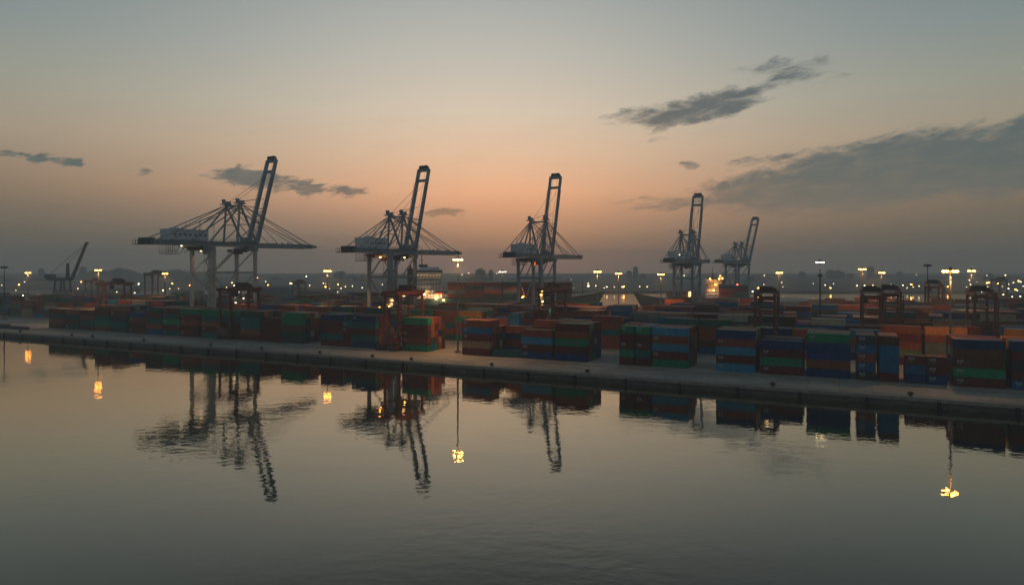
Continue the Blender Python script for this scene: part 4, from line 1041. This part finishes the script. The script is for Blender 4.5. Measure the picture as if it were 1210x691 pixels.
for i, (x0, x1, yt, z) in enumerate(SK):
    z = z * 1.15 + 150
    a, b_ = at(x0, z), at(x1, z); wd = b_.x - a.x; h = hy(yt, z) - 1.9; dp = min(40, max(14, wd))
    r = empty('tower_block', ((a.x + b_.x) / 2, z + dp / 2, 1.9), R((i * 17) % 20 - 10), f'{"tall slim" if h > 25 and wd < 13 else "broad" if wd > 22 else "low"} hazy grey block on skyline, {ordn(i + 1)} skyline building from the left', 'building', 'buildings of the hazy far skyline')
    b = MB(); b.box(-wd / 2, wd / 2, -dp / 2, dp / 2, 0, h); b.box(-wd * .28, wd * .22, -dp * .3, dp * .3, h, h + 3); b.build('wall', tower_haze, r)
    w = MB(); nf = max(2, int(h / 3.4))
    for f in range(nf): w.box(-wd / 2 + 1, wd / 2 - 1, -dp / 2 - .12, -dp / 2 - .02, 1.2 + f * h / nf, 2.6 + f * h / nf)
    w.build('window_band', glass, r)
    if wd > 22: MB().tube((wd * .1, 0, h + 3), (wd * .1, 0, h + 14), .5, .15, n=5).build('antenna', crane_dark, r)
# low sheds of the far port at left and right
SH = [(300, 350, 338, 700), (355, 395, 341, 640), (70, 110, 342, 760), (20, 66, 346, 700), (210, 235, 343, 650), (1150, 1175, 343, 760), (1182, 1215, 345, 720), (405, 440, 344, 600), (120, 160, 340, 820)]
for i, (x0, x1, yt, z) in enumerate(sorted(SH)):
    a, b_ = at(x0, z), at(x1, z); wd = b_.x - a.x; h = hy(yt, z) - QH
    r = empty('warehouse', ((a.x + b_.x) / 2, z, QH), 0, f'low grey port shed beyond the yard, {ordn(i + 1)} shed from the left', 'warehouse', 'port sheds beyond the yard')
    b = MB(); b.box(-wd / 2, wd / 2, -12, 12, 0, h * .85); b.build('wall', mat('shed_cladding', (.12, .13, .15), .7), r)
    b = MB(); o_ = len(b.v); b.v += [(-wd / 2 - .5, -12.5, h * .85 + .01), (wd / 2 + .5, -12.5, h * .85 + .01), (wd / 2 + .5, 0, h), (-wd / 2 - .5, 0, h), (wd / 2 + .5, 12.5, h * .85 + .01), (-wd / 2 - .5, 12.5, h * .85 + .01)]
    b.f += [(0, 1, 2, 3), (3, 2, 4, 5), (0, 3, 5), (1, 4, 2), (0, 5, 4, 1)]; b.mi += [0] * 5; b.build('roof', mat('shed_roof', (.10, .11, .12), .7), r)

# ------------------------------------------------------------------ quay furniture
BO = [(24, 389), (85, 395), (109, 397), (170, 401), (249, 407), (309, 411), (378, 415), (440, 419), (486, 422), (581, 428), (694, 437), (913, 453), (1076, 463)]
bm_ = MB(); bm_.tube((0, 0, 0), (0, 0, .55), .42, .36, n=12); bm_.ball((0, 0, .95), .75, .5, n=12, k=6); bm_.box(-.75, .75, -.75, .75, 0, .12); bm_.bar((-.9, 0, .85), (.9, 0, .85), .3, .3)
bmesh_ = bm_.mesh('bollard', iron)
nr = len(BO)
for i, (x, y) in enumerate(BO):
    s = s_at(x, 1.6); o = bpy.data.objects.new('bollard', bmesh_); C.objects.link(o); o.location = yard(s, 1.6); o.rotation_euler.z = -TH; o.scale = (.9,) * 3
    tag(o, f'dark iron mooring bollard on the quay edge, {ordn(nr - i)} bollard from the right', 'bollard', 'mooring bollards along the quay edge')
fm = MB(); fm.tube((0, 0, -.6), (0, 0, 1.7), .34, n=10); fm.box(-.45, .45, .1, .32, -.3, 1.5)
fmesh = fm.mesh('fender', rubber)
i = 0; s = 150.0
while s > -330:
    p = yard(s, -.9, 0); t_ = p.x / p.y
    if abs(t_) < .76:
        i += 1; o = bpy.data.objects.new('fender', fmesh); C.objects.link(o); o.location = p; o.rotation_euler.z = -TH
        tag(o, f'black rubber fender on the quay wall, {ordn(i)} fender from the right', 'fender', 'rubber fenders on the quay wall')
    s -= 16
# low stack of flat racks on the far left apron
fr = empty('flat_rack', yard(s_at(14, 12), 12), -TH, 'low dark pile of flat steel racks on the far left apron', 'flat racks')
b = MB()
for k in range(2):
    b.box(-14, 13, -1.5, 1.5, k * .75, k * .75 + .45)
    for q in range(12): b.box(-13.5 + q * 2.3, -13.2 + q * 2.3, -1.6, 1.6, k * .75 + .45, k * .75 + .75)
b.build('rack_deck', crane_dark, fr); MB().box(-10, -3, -1.2, 1.2, 1.5, 2.2).build('rack_post', iron, fr)
# red yard truck waiting under the waterside gantry
tr = empty('yard_truck', yard(s_at(468, 22.2), 21.6), -TH, 'red yard truck waiting beside the waterside red gantry crane', 'truck')
MB().box(-1.3, 1.3, -1.2, 1.2, .9, 3.4).build('cab', rtg_red, tr)
MB().box(-9, 1.6, -.6, .6, .8, 1.1).build('chassis', crane_dark, tr)
for x in (-8, -6.6, -1.6, .6):
    for y in (-1.1, 1.1): MB().tube((x, y - .2, .55), (x, y + .2, .55), .55, n=12).build('wheel', rubber, tr)
MB().box(-.9, 1.32, -1.22, 1.22, 2.1, 3.0).build('windscreen', glass, tr)
